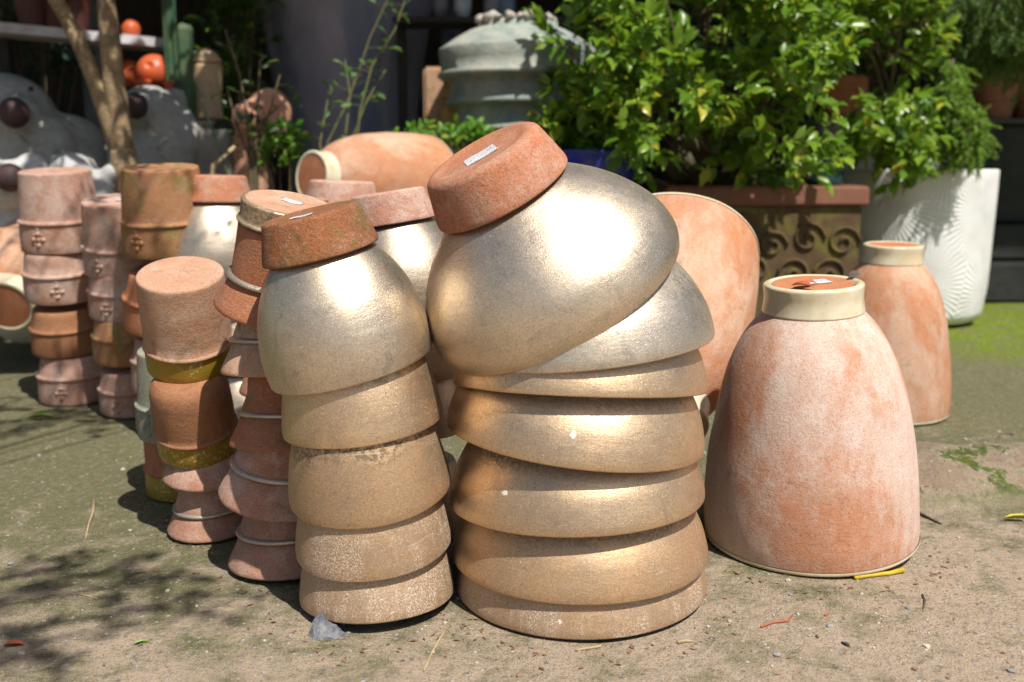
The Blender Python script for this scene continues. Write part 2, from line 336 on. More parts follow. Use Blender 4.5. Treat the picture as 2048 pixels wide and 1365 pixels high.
SEED = [0]
def pot(kind, M, R, mats, label, group, name, cat='pot', full=True, parts_extra=None, wob=.012, lab=None, med=None, gz=False, zs=1.0):
    SEED[0] += 1.7; sd = SEED[0]
    if gz: M = ground_it(M, R)
    e = empty(name, M); tag(e, label, cat, group)
    S = lambda P: [(a * R, b * R * zs) for a, b in P]
    seg = 112
    def part(nm, prof, m):
        vs, fs = lathe(prof, seg, wob, sd); return mesh_obj(nm, vs, fs, m, e)
    if kind == 'tall':                          # gold egg-shaped body, flaring clay foot
        outer = spline([(1.0, .015), (1.02, .20), (1.005, .50), (.925, .84), (.785, 1.14), (.62, 1.38)], 5)
        h = 1.38
        if not full: outer = spline([(1.0, .01), (1.0, .1), (.985, .22), (.955, .40), (.915, .58), (.865, .76), (.79, .94), (.70, 1.1)], 5); h = 1.1
        inner = [(r - .05, z) for r, z in outer if z < h - .08]
        prof = [(0, h - .1)] + inner[::-1] + [(.95, .01), (.96, 0), (.992, .0)] + outer
        if not full: prof += [(outer[-1][0] - .1, h + .02), (0, h + .02)]
        else: prof += [(.60, 1.40), (0, 1.40)]
        part('body', S(prof), mats[0])
        if full:
            part('foot', S(fillet([(0, 1.405), (.66, 1.402, .02), (.695, 1.415, .02), (.69, 1.46, .03), (.575, 1.89, .05), (.50, 1.905, .02), (.42, 1.885, .02), (0, 1.88)])), mats[1])
            if lab: label_part(e, 1.886 * R, *lab)
    if kind == 'bowl':
        outer = spline([(1.0, .01), (1.03, .13), (.99, .33), (.875, .53), (.72, .71), (.52, .88)], 6)
        h = .90
        if not full: outer = spline([(1.0, .008), (1.0, .06), (.98, .16), (.945, .27), (.89, .38), (.82, .49), (.73, .60), (.60, .70)], 6); h = .70
        inner = [(r - .035, z) for r, z in outer if z < h - .06]
        prof = [(0, h - .08)] + inner[::-1] + [(.965, .008), (.97, 0), (.994, .0)] + outer
        prof += [(outer[-1][0] - .08, h + .03), (0, h + .03)]
        part('body', S(prof), mats[0])
        if full:
            part('foot', S(fillet([(0, .92), (.50, .92, .01), (.535, .925, .015), (.535, .96, .03), (.455, 1.26, .07), (.38, 1.285, .03), (.31, 1.265, .02), (0, 1.26)])), mats[1])
            if lab: label_part(e, 1.264 * R, *lab)
    if kind in ('cyl', 'band', 'bell'):
        if kind == 'cyl':   # medallion pot: collar with a raised ring
            zr, ht = .74, 1.98
            low = [(1.0, .03), (1.0, .3), (.985, .6), (.975, .69)]
            ring = [(.985, .70), (1.012, .73), (1.015, .76), (.985, .79), (.955, .80)]
            up = [(.945, .85), (.91, 1.35), (.86, 1.88)]
            top = fillet([(.86, 1.88), (.855, ht, .07), (.6, ht + .005, .02), (.5, ht - .015, .02), (0, ht - .02)])
        elif kind == 'band':
            zr, ht = .60, 2.34
            low = [(1.0, .03), (1.005, .2), (1.0, .4), (.99, .55)]
            ring = [(1.0, .56), (1.035, .59), (1.035, .63), (1.0, .66), (.985, .68)]
            up = [(.985, .9), (.98, 1.6), (.955, 2.2)]
            top = fillet([(.955, 2.2), (.95, ht, .07), (.7, ht + .01, .03), (0, ht - .005)])
        else:
            zr, ht = .56, 1.98
            low = [(1.0, .03), (.985, .08), (.93, .2), (.85, .36), (.795, .5)]
            ring = [(.79, .52), (.83, .535), (.845, .56), (.835, .59), (.80, .605), (.775, .615)]
            up = [(.775, .7), (.76, 1.1), (.76, 1.46)]
            top = [(.76, 1.46), (.60, 1.48), (0, 1.48)]
        if not full:
            up = [(.93, .84), (.89, 1.05), (.84, 1.3)] if kind == 'cyl' else [(.75, .7), (.68, .9), (.66, 1.25)] if kind == 'bell' else [(.985, .8), (.98, 1.3), (.96, 1.72), (.90, 1.95), (.80, 2.05)]; top = [(up[-1][0] - .03, up[-1][1] + .03), (0, up[-1][1] + .03)]
        inn = [(r - .06, z) for r, z in low + up[:-1] if z > .04]
        rimp = [(.945, .02), (.96, 0), (.99, .003)] + low
        body = [(0, up[-1][1] - .1)] + inn[::-1] + [(inn[0][0], .02)]
        if len(mats) > 1 and mats[1] is not None:
            part('rim_band' if kind != 'bell' else 'flared_rim', S([(.935, .03)] + rimp), mats[1])
            part('body', S(body), mats[0]).name = 'inner_wall'
            part('body', S(([] if kind == 'bell' else []) + ring + up + top), mats[0])
        elif kind == 'bell':
            part('body', S(body + rimp + [(.77, .515)] + [(.775, .62)] + up + top), mats[0])
            part('raised_ring', S([(.765, .512)] + ring), mats[2] if len(mats) > 2 else Z_silver)
        else:
            part('body', S(body + rimp + ring + up + top), mats[0])
        if kind == 'bell' and full:
            part('foot', S(fillet([(0, 1.485), (.66, 1.485), (.785, 1.49, .02), (.805, 1.53, .03), (.75, 1.57, .03), (.76, 1.80, .03), (.77, 1.87, .05), (.70, 1.885, .02)])), mats[3] if len(mats) > 3 else mats[0])
            part('foot_base', S([(.705, 1.883), (.67, 1.875), (.3, 1.872), (0, 1.87)]), T_pale)
            if lab: label_part(e, 1.874 * R, *lab)
        if kind != 'bell' and full and lab: label_part(e, ht * R + .001, *lab)
    if med is not None:                         # flower medallion in relief
        a = med; zc = .38 * R; rr = 1.0 * R; b = MB(); q = R * .085
        offs = [(0, 0, 1.0)] + [(dx * 1.5, dz * 1.7, 1.15) for dx, dz in ((1, 0), (-1, 0), (0, 1), (0, -1))] + [(dx * 1.35, dz * 1.35, .6) for dx in (1, -1) for dz in (1, -1)] + [(0, 3.0, .6), (0, -3.0, .6)]
        for dx, dz, k in offs:
            an = a + dx * q / rr; b.ball(((rr - q * .28) * math.cos(an), (rr - q * .28) * math.sin(an), zc + dz * q), (q * k * .72,) * 3, 2)
        b.build('medallion', mats[0] if not (len(mats) > 1 and mats[1]) else mats[1], e)
    if kind == 'flare':
        low = [(1.0, .03), (.985, .08), (.93, .18), (.84, .32), (.74, .46), (.66, .62), (.60, .9)]
        part('body', S([(0, .8)] + [(r - .06, z) for r, z in low[::-1] if z > .04] + [(.945, .02), (.96, 0), (.99, .003)] + low + [(0, .93)]), mats[0])
    if kind == 'jar':
        outer = spline([(1.0, .03), (1.005, .2), (.985, .55), (.935, .98), (.855, 1.42), (.74, 1.80), (.60, 2.08), (.455, 2.26)], 6)
        inner = [(r - .05, z) for r, z in outer if z < 2.15]
        prof = [(0, 2.12)] + inner[::-1] + [(.955, .01), (.97, 0), (.992, .006)] + outer + [(.44, 2.285), (0, 2.285)]
        part('body', S(prof), mats[0])
        part('glazed_rim', S([(.975, -.001), (1.004, -.001), (1.012, .012), (1.008, .032)]), mats[1])
        part('neck', S(fillet([(.40, 2.27), (.462, 2.265, .02), (.455, 2.30, .02), (.44, 2.40, .05), (.452, 2.535, .035), (.40, 2.55, .03), (.365, 2.525, .015), (.36, 2.49)])), mats[1])
        part('neck_base', S([(.37, 2.535), (.2, 2.54), (0, 2.542)]), T_orange)
        if lab: label_part(e, 2.545 * R * zs, *lab)
    return e

# ------------------------------------------------------------------ gold tall pots, front stack (five nested, mouths down)
gL = 'gold pots nested in leaning stacks'
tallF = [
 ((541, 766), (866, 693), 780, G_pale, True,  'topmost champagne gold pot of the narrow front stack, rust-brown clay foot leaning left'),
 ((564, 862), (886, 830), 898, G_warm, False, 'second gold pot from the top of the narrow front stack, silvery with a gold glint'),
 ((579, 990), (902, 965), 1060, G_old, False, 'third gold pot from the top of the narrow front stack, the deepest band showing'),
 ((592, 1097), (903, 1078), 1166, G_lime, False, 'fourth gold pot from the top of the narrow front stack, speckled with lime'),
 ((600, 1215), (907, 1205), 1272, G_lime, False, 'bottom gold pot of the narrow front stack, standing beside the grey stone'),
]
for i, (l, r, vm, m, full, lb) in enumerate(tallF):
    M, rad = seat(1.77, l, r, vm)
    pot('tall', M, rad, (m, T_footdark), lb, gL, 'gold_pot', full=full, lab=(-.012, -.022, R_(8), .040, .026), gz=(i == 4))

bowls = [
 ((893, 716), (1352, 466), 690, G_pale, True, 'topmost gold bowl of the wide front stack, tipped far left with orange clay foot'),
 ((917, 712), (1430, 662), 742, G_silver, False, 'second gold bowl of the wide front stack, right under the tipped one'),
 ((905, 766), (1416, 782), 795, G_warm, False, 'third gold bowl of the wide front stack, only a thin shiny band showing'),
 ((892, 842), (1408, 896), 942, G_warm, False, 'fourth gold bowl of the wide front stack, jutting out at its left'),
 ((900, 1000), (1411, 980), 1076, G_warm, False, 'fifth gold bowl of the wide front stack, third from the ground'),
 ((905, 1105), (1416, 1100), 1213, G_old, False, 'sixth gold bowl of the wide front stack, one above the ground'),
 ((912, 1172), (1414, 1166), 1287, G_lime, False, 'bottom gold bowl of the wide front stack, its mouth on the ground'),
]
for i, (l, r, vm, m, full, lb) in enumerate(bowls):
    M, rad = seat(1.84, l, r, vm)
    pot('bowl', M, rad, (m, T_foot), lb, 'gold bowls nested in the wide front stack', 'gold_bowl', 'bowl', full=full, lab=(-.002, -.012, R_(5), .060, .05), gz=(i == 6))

def tower(kind, Y, rows, group, name, **kw):
    n = len(rows)
    for i, row in enumerate(rows):
        l, r, vm, mats, lb = row[:5]; ex = row[5] if len(row) > 5 else {}
        M, rad = seat(Y + ex.pop('dY', 0), l, r, vm)
        k = dict(kw); k.update(ex)
        pot(ex.pop('kind', kind), M, rad, mats, lb, group, k.pop('name', name), full=k.pop('full', i == 0), gz=(i == n - 1), **{a: b for a, b in k.items() if a != 'kind'})

# gold pots behind
gB = 'gold pots standing behind the front stacks'
def back_gold(cx, Y, topv, R, feet, m, labels, roll=0, n=4, dv=0.12):
    base = ground(cx, 700); px = R * F / (Y * 1.02)
    X = (cx - 1024) / F * Y
    for i in range(n):
        z = topv - i * dv
        if i == n - 1: z = .002
        M = Matrix.Translation((X + (.012 * math.sin(i * 2.1) + (.07 if i > 1 and cx < 500 else 0) if i else 0), Y, z)) @ Matrix.Rotation(R_(roll if i == 0 else 0), 4, 'Y') @ Matrix.Rotation(i * 1.7, 4, 'Z')
        pot('tall', M, R, (m, feet), labels[min(i, len(labels) - 1)], gB, 'gold_pot', full=(i == 0), lab=(0, .02, .2, .03, .016) if i == 0 else None)
back_gold(434, 3.05, .473, .160, T_foot, G_pale, ['silver-gold pot with orange clay foot, behind the pale upturned pot of the left stacks',
     'gold pot nested under the orange-footed one, second down of that far stack', 'gold pot third down beneath the far orange-footed gold pot', 'lowest gold pot beneath the far orange-footed gold pot'], 1)
back_gold(815, 2.17, .49, .138, T_footpale, G_pale, ['gold pot with blotchy pink clay foot, between the two front gold stacks',
     'second gold pot in the gap between the front stacks, under the pink-footed one', 'third gold pot in the dark gap between the front stacks', 'lowest gold pot in the gap between the front stacks'], -9, 4, .13)
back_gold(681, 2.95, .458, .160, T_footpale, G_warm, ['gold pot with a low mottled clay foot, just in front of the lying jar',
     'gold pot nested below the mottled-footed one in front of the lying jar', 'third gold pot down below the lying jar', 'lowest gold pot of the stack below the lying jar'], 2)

# flared terracotta pots beside the gold stack
LB = dict(lab=(.004, .012, R_(-12), .040, .022))
tower('bell', 1.95, [
 ((428, 594), (668, 644), 658, (T_bellred, None, Z_silver, G_warm), 'top flared clay pot left of the narrow gold stack, its gold-edged foot carrying a label', LB),
 ((441, 743), (682, 740), 756, (T_pale, None, Z_silver), 'second flared clay pot beside the narrow gold stack, pale and sharp-edged'),
 ((457, 887), (690, 886), 904, (T_bellred, None, Z_silver), 'third flared clay pot beside the narrow gold stack, brownish orange'),
 ((435, 975), (690, 1005), 1044, (T_bell, None, Z_silver), 'fourth flared clay pot beside the narrow gold stack, tilted, its rim reaching left'),
 ((455, 1130), (695, 1127), 1173, (T_bell, None, Z_silver), 'bottom flared clay pot beside the narrow gold stack, on the mossy ground'),
], 'flared clay pots stacked beside the narrow gold stack', 'flared_pot')
tower('band', 2.14, [
 ((293, 722), (472, 730), 771, (T_pale, Z_olive), 'pale upturned clay pot with a smooth olive glazed rim, top of the second left stack'),
 ((316, 892), (480, 893), 939, (T_brown, Z_oliveb), 'brown clay pot with a bubbled olive glazed rim, under the pale upturned pot'),
 ((322, 942), (503, 950), 986, (T_bell, None), 'thin pink clay rim squeezed under the bubbled olive glazed pot', {'kind': 'flare'}),
 ((333, 1050), (505, 1050), 1085, (T_bell, None, Z_silver), 'flared pink pot with a silver ring, bottom of the stack with olive rims', {'kind': 'bell'}),
], 'pots in the stack with olive glazed rims', 'clay_pot')
tower('cyl', 2.42, [
 ((275, 862), (458, 862), 893, (T_greyg,), 'grey-green clay pot with a worn medallion, behind the olive rimmed stack', {'med': R_(-118)}),
 ((292, 980), (470, 980), 1010, (T_bellred, Z_olive), 'amber glazed pot at the bottom, half hidden behind the olive rimmed stack', {'kind': 'band'}),
], 'pots in the half hidden grey-green stack', 'clay_pot')
tower('cyl', 3.02, [
 ((246, 503), (425, 503), 521, (T_moss,), 'tall moss-stained clay pot with a flower medallion, top of the third stack from the left', {'med': R_(-112)}),
 ((246, 640), (420, 660), 680, (T_orange,), 'orange clay pot tilted under the moss-stained pot'),
 ((263, 770), (430, 775), 795, (T_pink,), 'greyish pink clay pot peeping out left of the grey-green pot'),
 ((272, 862), (440, 862), 880, (T_pink,), 'lowest pink clay pot of the moss-topped stack'),
], 'clay pots in the moss-topped stack', 'clay_pot')
tower('cyl', 3.24, [
 ((168, 538), (322, 542), 562, (T_pink,), 'brownish pink pot with medallion, top of the second stack from the left', {'med': R_(-108), 'lab': (.02, .0, .1, .03, .016)}),
 ((178, 623), (326, 628), 647, (T_pink,), 'pink pot with medallion, second down in the second stack from the left', {'med': R_(-100)}),
 ((186, 712), (330, 716), 736, (T_moss,), 'yellow-stained clay pot, third down in the second stack from the left'),
 ((200, 820), (336, 822), 845, (T_pink,), 'pink pot on the ground, bottom of the second stack from the left', {'med': R_(-95)}),
], 'clay pots in the second stack from the left', 'clay_pot')
tower('cyl', 3.42, [
 ((42, 496), (212, 496), 511, (T_pink,), 'whitened pink pot with medallion, top of the leftmost stack', {'med': R_(-100)}),
 ((49, 590), (208, 592), 613, (T_pink,), 'pink pot with medallion, second down in the leftmost stack', {'med': R_(-75)}),
 ((63, 696), (208, 698), 719, (T_brown,), 'dark brown clay pot, third down in the leftmost stack'),
 ((78, 802), (226, 802), 822, (T_pink,), 'pink pot on the ground, bottom of the leftmost stack', {'med': R_(-88)}),
], 'clay pots in the leftmost stack', 'clay_pot')
# the clay pot just behind the flared pots
M = Matrix.Translation((at(572, 400, 2.5).x, 2.5, .47))
pot('bell', M, .135, (T_bell, None, Z_silver, T_footpale), 'pinkish clay pot behind the flared pots, its orange top strewn with dry bits', None, 'clay_pot', full=True)
M = Matrix.Translation((at(572, 400, 2.5).x, 2.5, .24)); pot('bell', M, .135, (T_bell, None, Z_silver), 'pinkish clay pot in the middle, hidden behind the flared pots', None, 'clay_pot', full=False)
M = Matrix.Translation((at(572, 400, 2.5).x, 2.5, .0)); pot('bell', M, .135, (T_bell, None, Z_silver), 'lowest pinkish clay pot behind the flared pots', None, 'clay_pot', full=False)

# ------------------------------------------------------------------ bell jars
M, rad = seat(2.085, (1407, 1106), (1838, 1085), 1163, tilt=3.5); MJ = ground_it(M, rad); RJ = rad
pot('jar', ground_it(M, rad), rad, (T_jar, Z_cream), 'big pale terracotta jar with cream glazed neck, upturned right of the gold bowls', 'upturned terracotta jars', 'terracotta_jar', 'jar', lab=(.005, .0, R_(8), .055, .045), wob=.02, zs=.965)
M, rad = seat(3.26, (1629, 818), (1899, 818), 855)
pot('jar', ground_it(M, rad), rad, (T_jarback, Z_cream), 'streaked terracotta jar with whitish neck, standing behind the big pale jar', 'upturned terracotta jars', 'terracotta_jar', 'jar', wob=.02, zs=1.02)
def axis_M(p, q, roll=0):                        # local +Z from p towards q
    z = (q - p).normalized(); M = z.to_track_quat('Z', 'Y').to_matrix().to_4x4() @ Matrix.Rotation(roll, 4, 'Z'); M.translation = p; return M
p = at(1347, 512, 2.68); q = p + Vector((-.13, -.72, -.60))
pot('jar', axis_M(p, q), .222, (T_jarback, Z_cream), 'orange terracotta jar tipped back, wedged behind the gold bowls and the big jar', 'upturned terracotta jars', 'terracotta_jar', 'jar', wob=.02)
a = at(606, 352, 3.75); d = Vector((.66, .74, -.10)).normalized()
pot('jar', axis_M(a + d * .60, a), .222, (T_jarback, Z_cream), 'terracotta jar lying on its side, cream neck pointing left, behind the stacks', 'upturned terracotta jars', 'terracotta_jar', 'jar', wob=.02)
a = at(12, 612, 3.75); d = Vector((-.45, .75, .22)).normalized(); d2 = Vector((-.25, .9, .35)).normalized()
pot('jar', axis_M(a + d2 * .62 + Vector((.12, 0, 0)), a), .24, (T_jarback, Z_cream), 'terracotta jar lying at the left edge of the photo, cream glazed neck towards the viewer', 'upturned terracotta jars', 'terracotta_jar', 'jar', wob=.02)
b = MB()
for x in (-.62, .62):
    pass
e = empty('wooden_bench', Matrix.Translation(a * 0 + Vector((at(740, 400, 3.9).x, 3.9, 0))))
tag(e, 'low weathered bench carrying the lying jar, hidden behind the stacks', 'bench')
M_wood = plain('weathered_wood', (.22, .15, .09), (.12, .08, .05), .85, 10, bump=.5)
for k, y in enumerate((-.18, 0, .18)):
    q = MB(); q.box((0, y, .5), (1.4, .165, .035), bev=.004); q.build('seat_plank', M_wood, e, False)
for x in (-.62, .62):
    for y in (-.2, .2): b = MB(); b.box((x, y, .24), (.06, .06, .48), bev=.004); b.build('leg', M_wood, e, False)

# ------------------------------------------------------------------ ground
def gh(x, y):
    z = .006 * noise.noise(Vector((x * 1.3, y * 1.3, 0))) + .0022 * noise.noise(Vector((x * 9, y * 9, 1)))
    s = lambda a, b, t: max(0, min(1, (t - a) / (b - a))) ** 2 * (3 - 2 * max(0, min(1, (t - a) / (b - a))))
    w = .05 * noise.noise(Vector((x * 3, 2, 0)))
    ridge = s(2.24 + w, 2.46 + w, y) * (1 - s(2.55, 3.0, y)) * s(.80, .98, x)
    z += .085 * ridge * (1 + .35 * noise.noise(Vector((x * 7, y * 7, 5)))) 
    return z - .004
xs = sorted(set([-80, -30, -12, -7] + [round(-4.5 + i * .025, 4) for i in range(361)] + [7, 12, 30, 80]))
ys = sorted(set([-40, -10, -3, 0] + [round(.6 + i * .022, 4) for i in range(250)] + [6.4, 7, 8, 10, 14, 30, 120]))
vs = [(x, y, gh(x, y)) for y in ys for x in xs]; nx = len(xs)
fs = [(j * nx + i, j * nx + i + 1, (j + 1) * nx + i + 1, (j + 1) * nx + i) for j in range(len(ys) - 1) for i in range(nx - 1)]
t = NT('mossy_concrete'); v = t.coords(False); X, Yy, Z = t.sep(v)
n1 = t.noise(v, 1.6, 6, .62, .5); n2 = t.noise(v, 9, 6, .7, .3); n3 = t.noise(v, 60, 5, .7); n4 = t.noise(v, 260, 3, .7)
grad = t.math('ADD', t.math('MULTIPLY', X, .07), t.math('MULTIPLY', t.math('SUBTRACT', 2.1, Yy), .20))
dm = t.math('ADD', t.math('ADD', t.math('MULTIPLY', n1, .42), t.math('MULTIPLY', n2, .70)), grad)
col = t.mix(t.step(dm, .50, .72), (.14, .14, .065), (.43, .335, .245))
col = t.mix(t.math('MULTIPLY', t.step(t.noise(v, 24, 5, .7), .55, .68), .55), col, (.085, .105, .03))
col = t.mix(t.math('MULTIPLY', t.step(n3, .5, .66), .55), col, (.36, .28, .20))
col = t.mix(t.math('MULTIPLY', t.step(n4, .54, .64), .6), col, (.07, .06, .04))
col = t.mix(t.math('MULTIPLY', t.step(t.noise(v, 420, 2, .6), .60, .66), .8), col, (.50, .44, .34))
def boxmask(x0, x1, y0, y1, soft=.2):
    a = t.math('MULTIPLY', t.step(X, x0 - soft, x0 + soft), t.step(X, x1 - soft, x1 + soft, 1, 0))
    return t.math('MULTIPLY', a, t.math('MULTIPLY', t.step(Yy, y0 - soft, y0 + soft), t.step(Yy, y1 - soft, y1 + soft, 1, 0)))
ms = t.math('MULTIPLY', boxmask(1.9, 8, 4.15, 6.3, .25), t.step(n2, .34, .55))
col = t.mix(ms, col, t.mix(t.step(n3, .4, .62), (.10, .15, .01), (.22, .29, .02)))
sh = t.math('MULTIPLY', boxmask(.9, 5, 2.30, 2.60, .05), .85)
col = t.mix(sh, col, t.mix(t.step(n2, .42, .6), (.30, .22, .16), (.55, .45, .35)))
ms2 = t.math('MULTIPLY', boxmask(.9, 1.35, 2.30, 2.62, .06), t.step(n2, .47, .56))
col = t.mix(ms2, col, t.mix(t.step(n3, .4, .62), (.06, .08, .015), (.12, .15, .03)))
pb = t.vor(v, 85, 'Color'); pd = t.vor(v, 85, 'Distance'); pr = t.sep(pb)[0]
pm = t.math('MULTIPLY', t.step(pd, .30, .36, 1, 0), t.step(pr, .80, .81))
pg = t.sep(pb)[1]; col = t.mix(t.math('MULTIPLY', pm, .8), col, t.mix(pg, (.13, .13, .14), (.50, .46, .40)))
nr = t.bump(t.math('ADD', n4, t.math('MULTIPLY', n3, 1.6)), .9, .004)
nr = t.bump(pm, .7, .003, nr); nr = t.bump(t.noise(v, 26, 6, .75), .8, .012, nr); nr = t.bump(n2, .5, .02, nr)
col = t.mix(t.math('MULTIPLY', t.step(t.noise(v, 34, 6, .75), .53, .66), .5), col, (.14, .12, .08))
M_ground = t.out(col, .93, 0, nr, Specular_IOR_Level=.2)
g = mesh_obj('ground', vs, fs, M_ground); tag(g, kind='structure')

# pebbles and litter pressed into the ground
rng = random.Random(5)
def sharp(c, r, seed, flat=.6):
    b = MB(); b.ball(c, (r, r * rng.uniform(.6, 1), r * flat), 1, Matrix.Rotation(rng.uniform(0, 6), 4, 'Z'), .5, seed); return b
M_peb = [plain('pebble_grey', (.20, .20, .21), (.33, .32, .31), .7), plain('pebble_pale', (.52, .47, .40), (.40, .35, .28), .8), plain('pebble_brown', (.26, .17, .11), (.18, .12, .08), .8)]
for mi, (m, cnt) in enumerate(zip(M_peb, (1700, 1100, 900))):
    b = MB()
    for i in range(cnt):
        y = .98 + 2.2 * rng.random() ** 1.6; x = rng.uniform(-1, 1) * (.62 * y + .1)
        if rng.random() < .45 and x < -.2: continue
        r = rng.choice([.0012, .0016, .002, .0026, .0035]) * (2.1 if rng.random() < .10 else 1)
        b.add(*(lambda q: (q.v, q.f))(sharp((x, y, gh(x, y) + r * .2), r, i * .7 + mi)))
    o = b.build('pebbles', m, smooth=False); tag(o, ['small grey pebbles scattered over the dirt', 'small pale stone chips scattered over the dirt', 'small brown grit scattered over the dirt'][mi], 'pebbles', kind='stuff')
# grass-like moss tufts
b = MB()
for i in range(2600):
    y = 1.1 + 4.5 * rng.random() ** 1.5; x = rng.uniform(-1, 1) * (.62 * y)
    if noise.noise(Vector((x * 2.5, y * 2.5, 9))) < .05: continue
    z = gh(x, y)
    for k in range(3):
        a = rng.uniform(0, 6.3); h = rng.uniform(.002, .005); w_ = .0007; dx, dy = math.cos(a), math.sin(a)
        b.add([(x - dy * w_, y + dx * w_, z), (x + dy * w_, y - dx * w_, z), (x + dx * h * .8, y + dy * h * .8, z + h)], [(0, 1, 2)])
M_mt = leaf_mat('moss_tuft', (.09, .12, .02), (.15, .19, .03), (.3, .25, .1), .7, .3)
tag(b.build('moss', M_mt, smooth=False), 'short green moss tufts on the damp ground', 'moss', kind='stuff')

# crumbs of dry leaf, thickest where dirt gathers round the pots
M_crumb = plain('dry_crumb', (.28, .17, .09), (.16, .09, .05), .8, 60); b = MB()
cents = [(-.25, 1.77, .17), (.13, 1.84, .26), (.64, 2.08, .25), (-.45, 1.95, .13), (-.62, 2.16, .11)]
for i in range(520):
    if i % 2: cx_, cy_, cr_ = rng.choice(cents); a = rng.uniform(3.4, 6.1); q = cr_ + abs(rng.gauss(0, .035)) + .004; x, y = cx_ + q * math.cos(a), cy_ + q * math.sin(a)
    else: y = 1 + 2.4 * rng.random() ** 1.4; x = rng.uniform(-1, 1) * .6 * y
    L = rng.uniform(.003, .008); z = gh(x, y) + .0015
    a = rng.uniform(0, 6.3); dx, dy = math.cos(a) * L, math.sin(a) * L; w_ = rng.uniform(.15, .6)
    b.add([(x - dx, y - dy, z), (x + dy * w_, y - dx * w_, z + L * .25), (x + dx, y + dy, z + .001), (x - dy * w_, y + dx * w_, z + L * .1)], [(0, 1, 2), (0, 2, 3)])
tag(b.build('leaf_litter', M_crumb, smooth=False), 'crumbs of dry brown leaf gathered around the feet of the pots', 'litter', kind='stuff')

# single bits lying about
M_rock = plain('blue_grey_rock', (.09, .095, .12), (.24, .24, .25), .8, 45, bump=.8)
p = ground(650, 1272); b = MB(); bm = bmesh.new()
pts = [(-.032, -.008, 0), (-.02, -.022, 0), (.02, -.02, 0), (.038, -.004, 0), (.02, .02, 0), (-.02, .02, 0), (-.024, .0, .024), (-.012, .010, .036), (.006, .004, .026), (.026, .0, .014), (-.008, -.018, .012)]
for q in pts: bm.verts.new(q)
bmesh.ops.convex_hull(bm, input=bm.verts); bmesh.ops.subdivide_edges(bm, edges=bm.edges[:], cuts=5, use_grid_fill=True); bmesh.ops.triangulate(bm, faces=bm.faces[:])
for v_ in bm.verts: v_.co += Vector((noise.noise(v_.co * 60), noise.noise(v_.co * 60 + Vector((5, 0, 0))), noise.noise(v_.co * 60 + Vector((0, 9, 0))))) * .0045 + Vector((noise.noise(v_.co * 220), 0, noise.noise(v_.co * 220 + Vector((3, 0, 0))))) * .0012
bm.verts.index_update(); b.add([v.co for v in bm.verts], [[v.index for v in f.verts] for f in bm.faces])
o = b.build('stone', M_rock, smooth=False, M=Matrix.Translation((p.x, p.y + .012, gh(p.x, p.y) - .002))); tag(o, 'broken blue-grey stone lying against the foot of the narrow gold stack', 'stone')
def twig(name, uv, rads, m, label, cat='twig', zs=None):
    pts = []
    for i, (u, v_) in enumerate(uv):
        q = ground(u, v_); pts.append(Vector((q.x, q.y, gh(q.x, q.y) + rads[i] + (zs[i] if zs else 0))))
    b = MB(); b.tube(pts, rads, 7); o = b.build(name, m); tag(o, label, cat); return o
M_yel = plain('yellow_stalk', (.62, .42, .02), (.45, .30, .03), .5, 40); M_tan = plain('dry_stalk', (.45, .35, .2), (.33, .24, .13), .8, 40)
M_dark = plain('dark_twig', (.05, .035, .035), (.1, .07, .05), .8, 40); M_red = plain('red_stalk', (.45, .08, .03), (.30, .12, .05), .6, 40)
twig('stalk', [(1709, 1159), (1740, 1154), (1780, 1149), (1806, 1144)], [.0042, .0042, .0044, .006], M_yel, 'bright yellow leaf stalk lying at the foot of the big pale jar')
twig('twig', [(171, 1075), (178, 1050), (186, 1030), (188, 1003)], [.0015, .0022, .003, .004], M_tan, 'thin bent dry twig alone on the moss left of the stacks', zs=[0, .004, .004, .002])
twig('twig', [(1522, 1252), (1545, 1243), (1575, 1240), (1585, 1228)], [.002, .0024, .0024, .0012], M_red, 'small red twig on the dirt in front of the big jar')
twig('twig', [(848, 1340), (865, 1300), (885, 1265), (902, 1245)], [.0015, .0018, .0018, .001], M_tan, 'dry grass stalk lying between the two gold stacks')
twig('twig', [(152, 1186), (175, 1190), (196, 1196)], [.0015, .0015, .001], M_tan, 'short straw-coloured stalk in the leaf shadow at lower left')
twig('twig', [(1836, 1025), (1858, 1034), (1882, 1046)], [.004, .003, .0025], M_dark, 'dark dry twig beside the right foot of the big jar')
twig('twig', [(1845, 1190), (1850, 1202), (1846, 1218)], [.002, .002, .001], M_dark, 'tiny curled dark twig on the dirt right of the big jar')
twig('seed_pod', [(1996, 915), (2006, 903), (2018, 899), (2024, 903)], [.0015, .004, .007, .004], M_dark, 'curled dark seed pod on the worn ledge at the right', 'seed pod', zs=[0, .004, .008, .006])
twig('twig', [(1152, 1298), (1175, 1294), (1200, 1290), (1206, 1282)], [.002, .0025, .0025, .001], M_tan, 'pale splinter in front of the bottom gold bowl')
twig('twig', [(1355, 1283), (1372, 1279), (1392, 1279)], [.0035, .003, .001], M_tan, 'short pale chip of straw right of the bottom gold bowl')
LEAF = ([(0, 0, 0), (-.2, .3, .07), (0, .3, 0), (.2, .3, .07), (-.23, .62, .08), (0, .62, .0), (.23, .62, .08), (-.1, .88, .02), (0, .88, -.03), (.1, .88, .02), (0, 1.06, -.09)],
        [(0, 2, 1), (0, 3, 2), (1, 2, 5, 4), (2, 3, 6, 5), (4, 5, 8, 7), (5, 6, 9, 8), (7, 8, 10), (8, 9, 10)])
def put_leaf(b, pos, d, up, L, wid=1.0, curl=1.0):
    y = d.normalized(); x = y.cross(up)
    if x.length < 1e-3: x = y.orthogonal()
    x.normalize(); z = x.cross(y)
    k = len(b.v)
    for (a, c, e_) in LEAF[0]: b.v.append(pos + (x * a * wid + y * c + z * e_ * curl) * L)
    b.f += [tuple(i + k for i in f) for f in LEAF[1]]
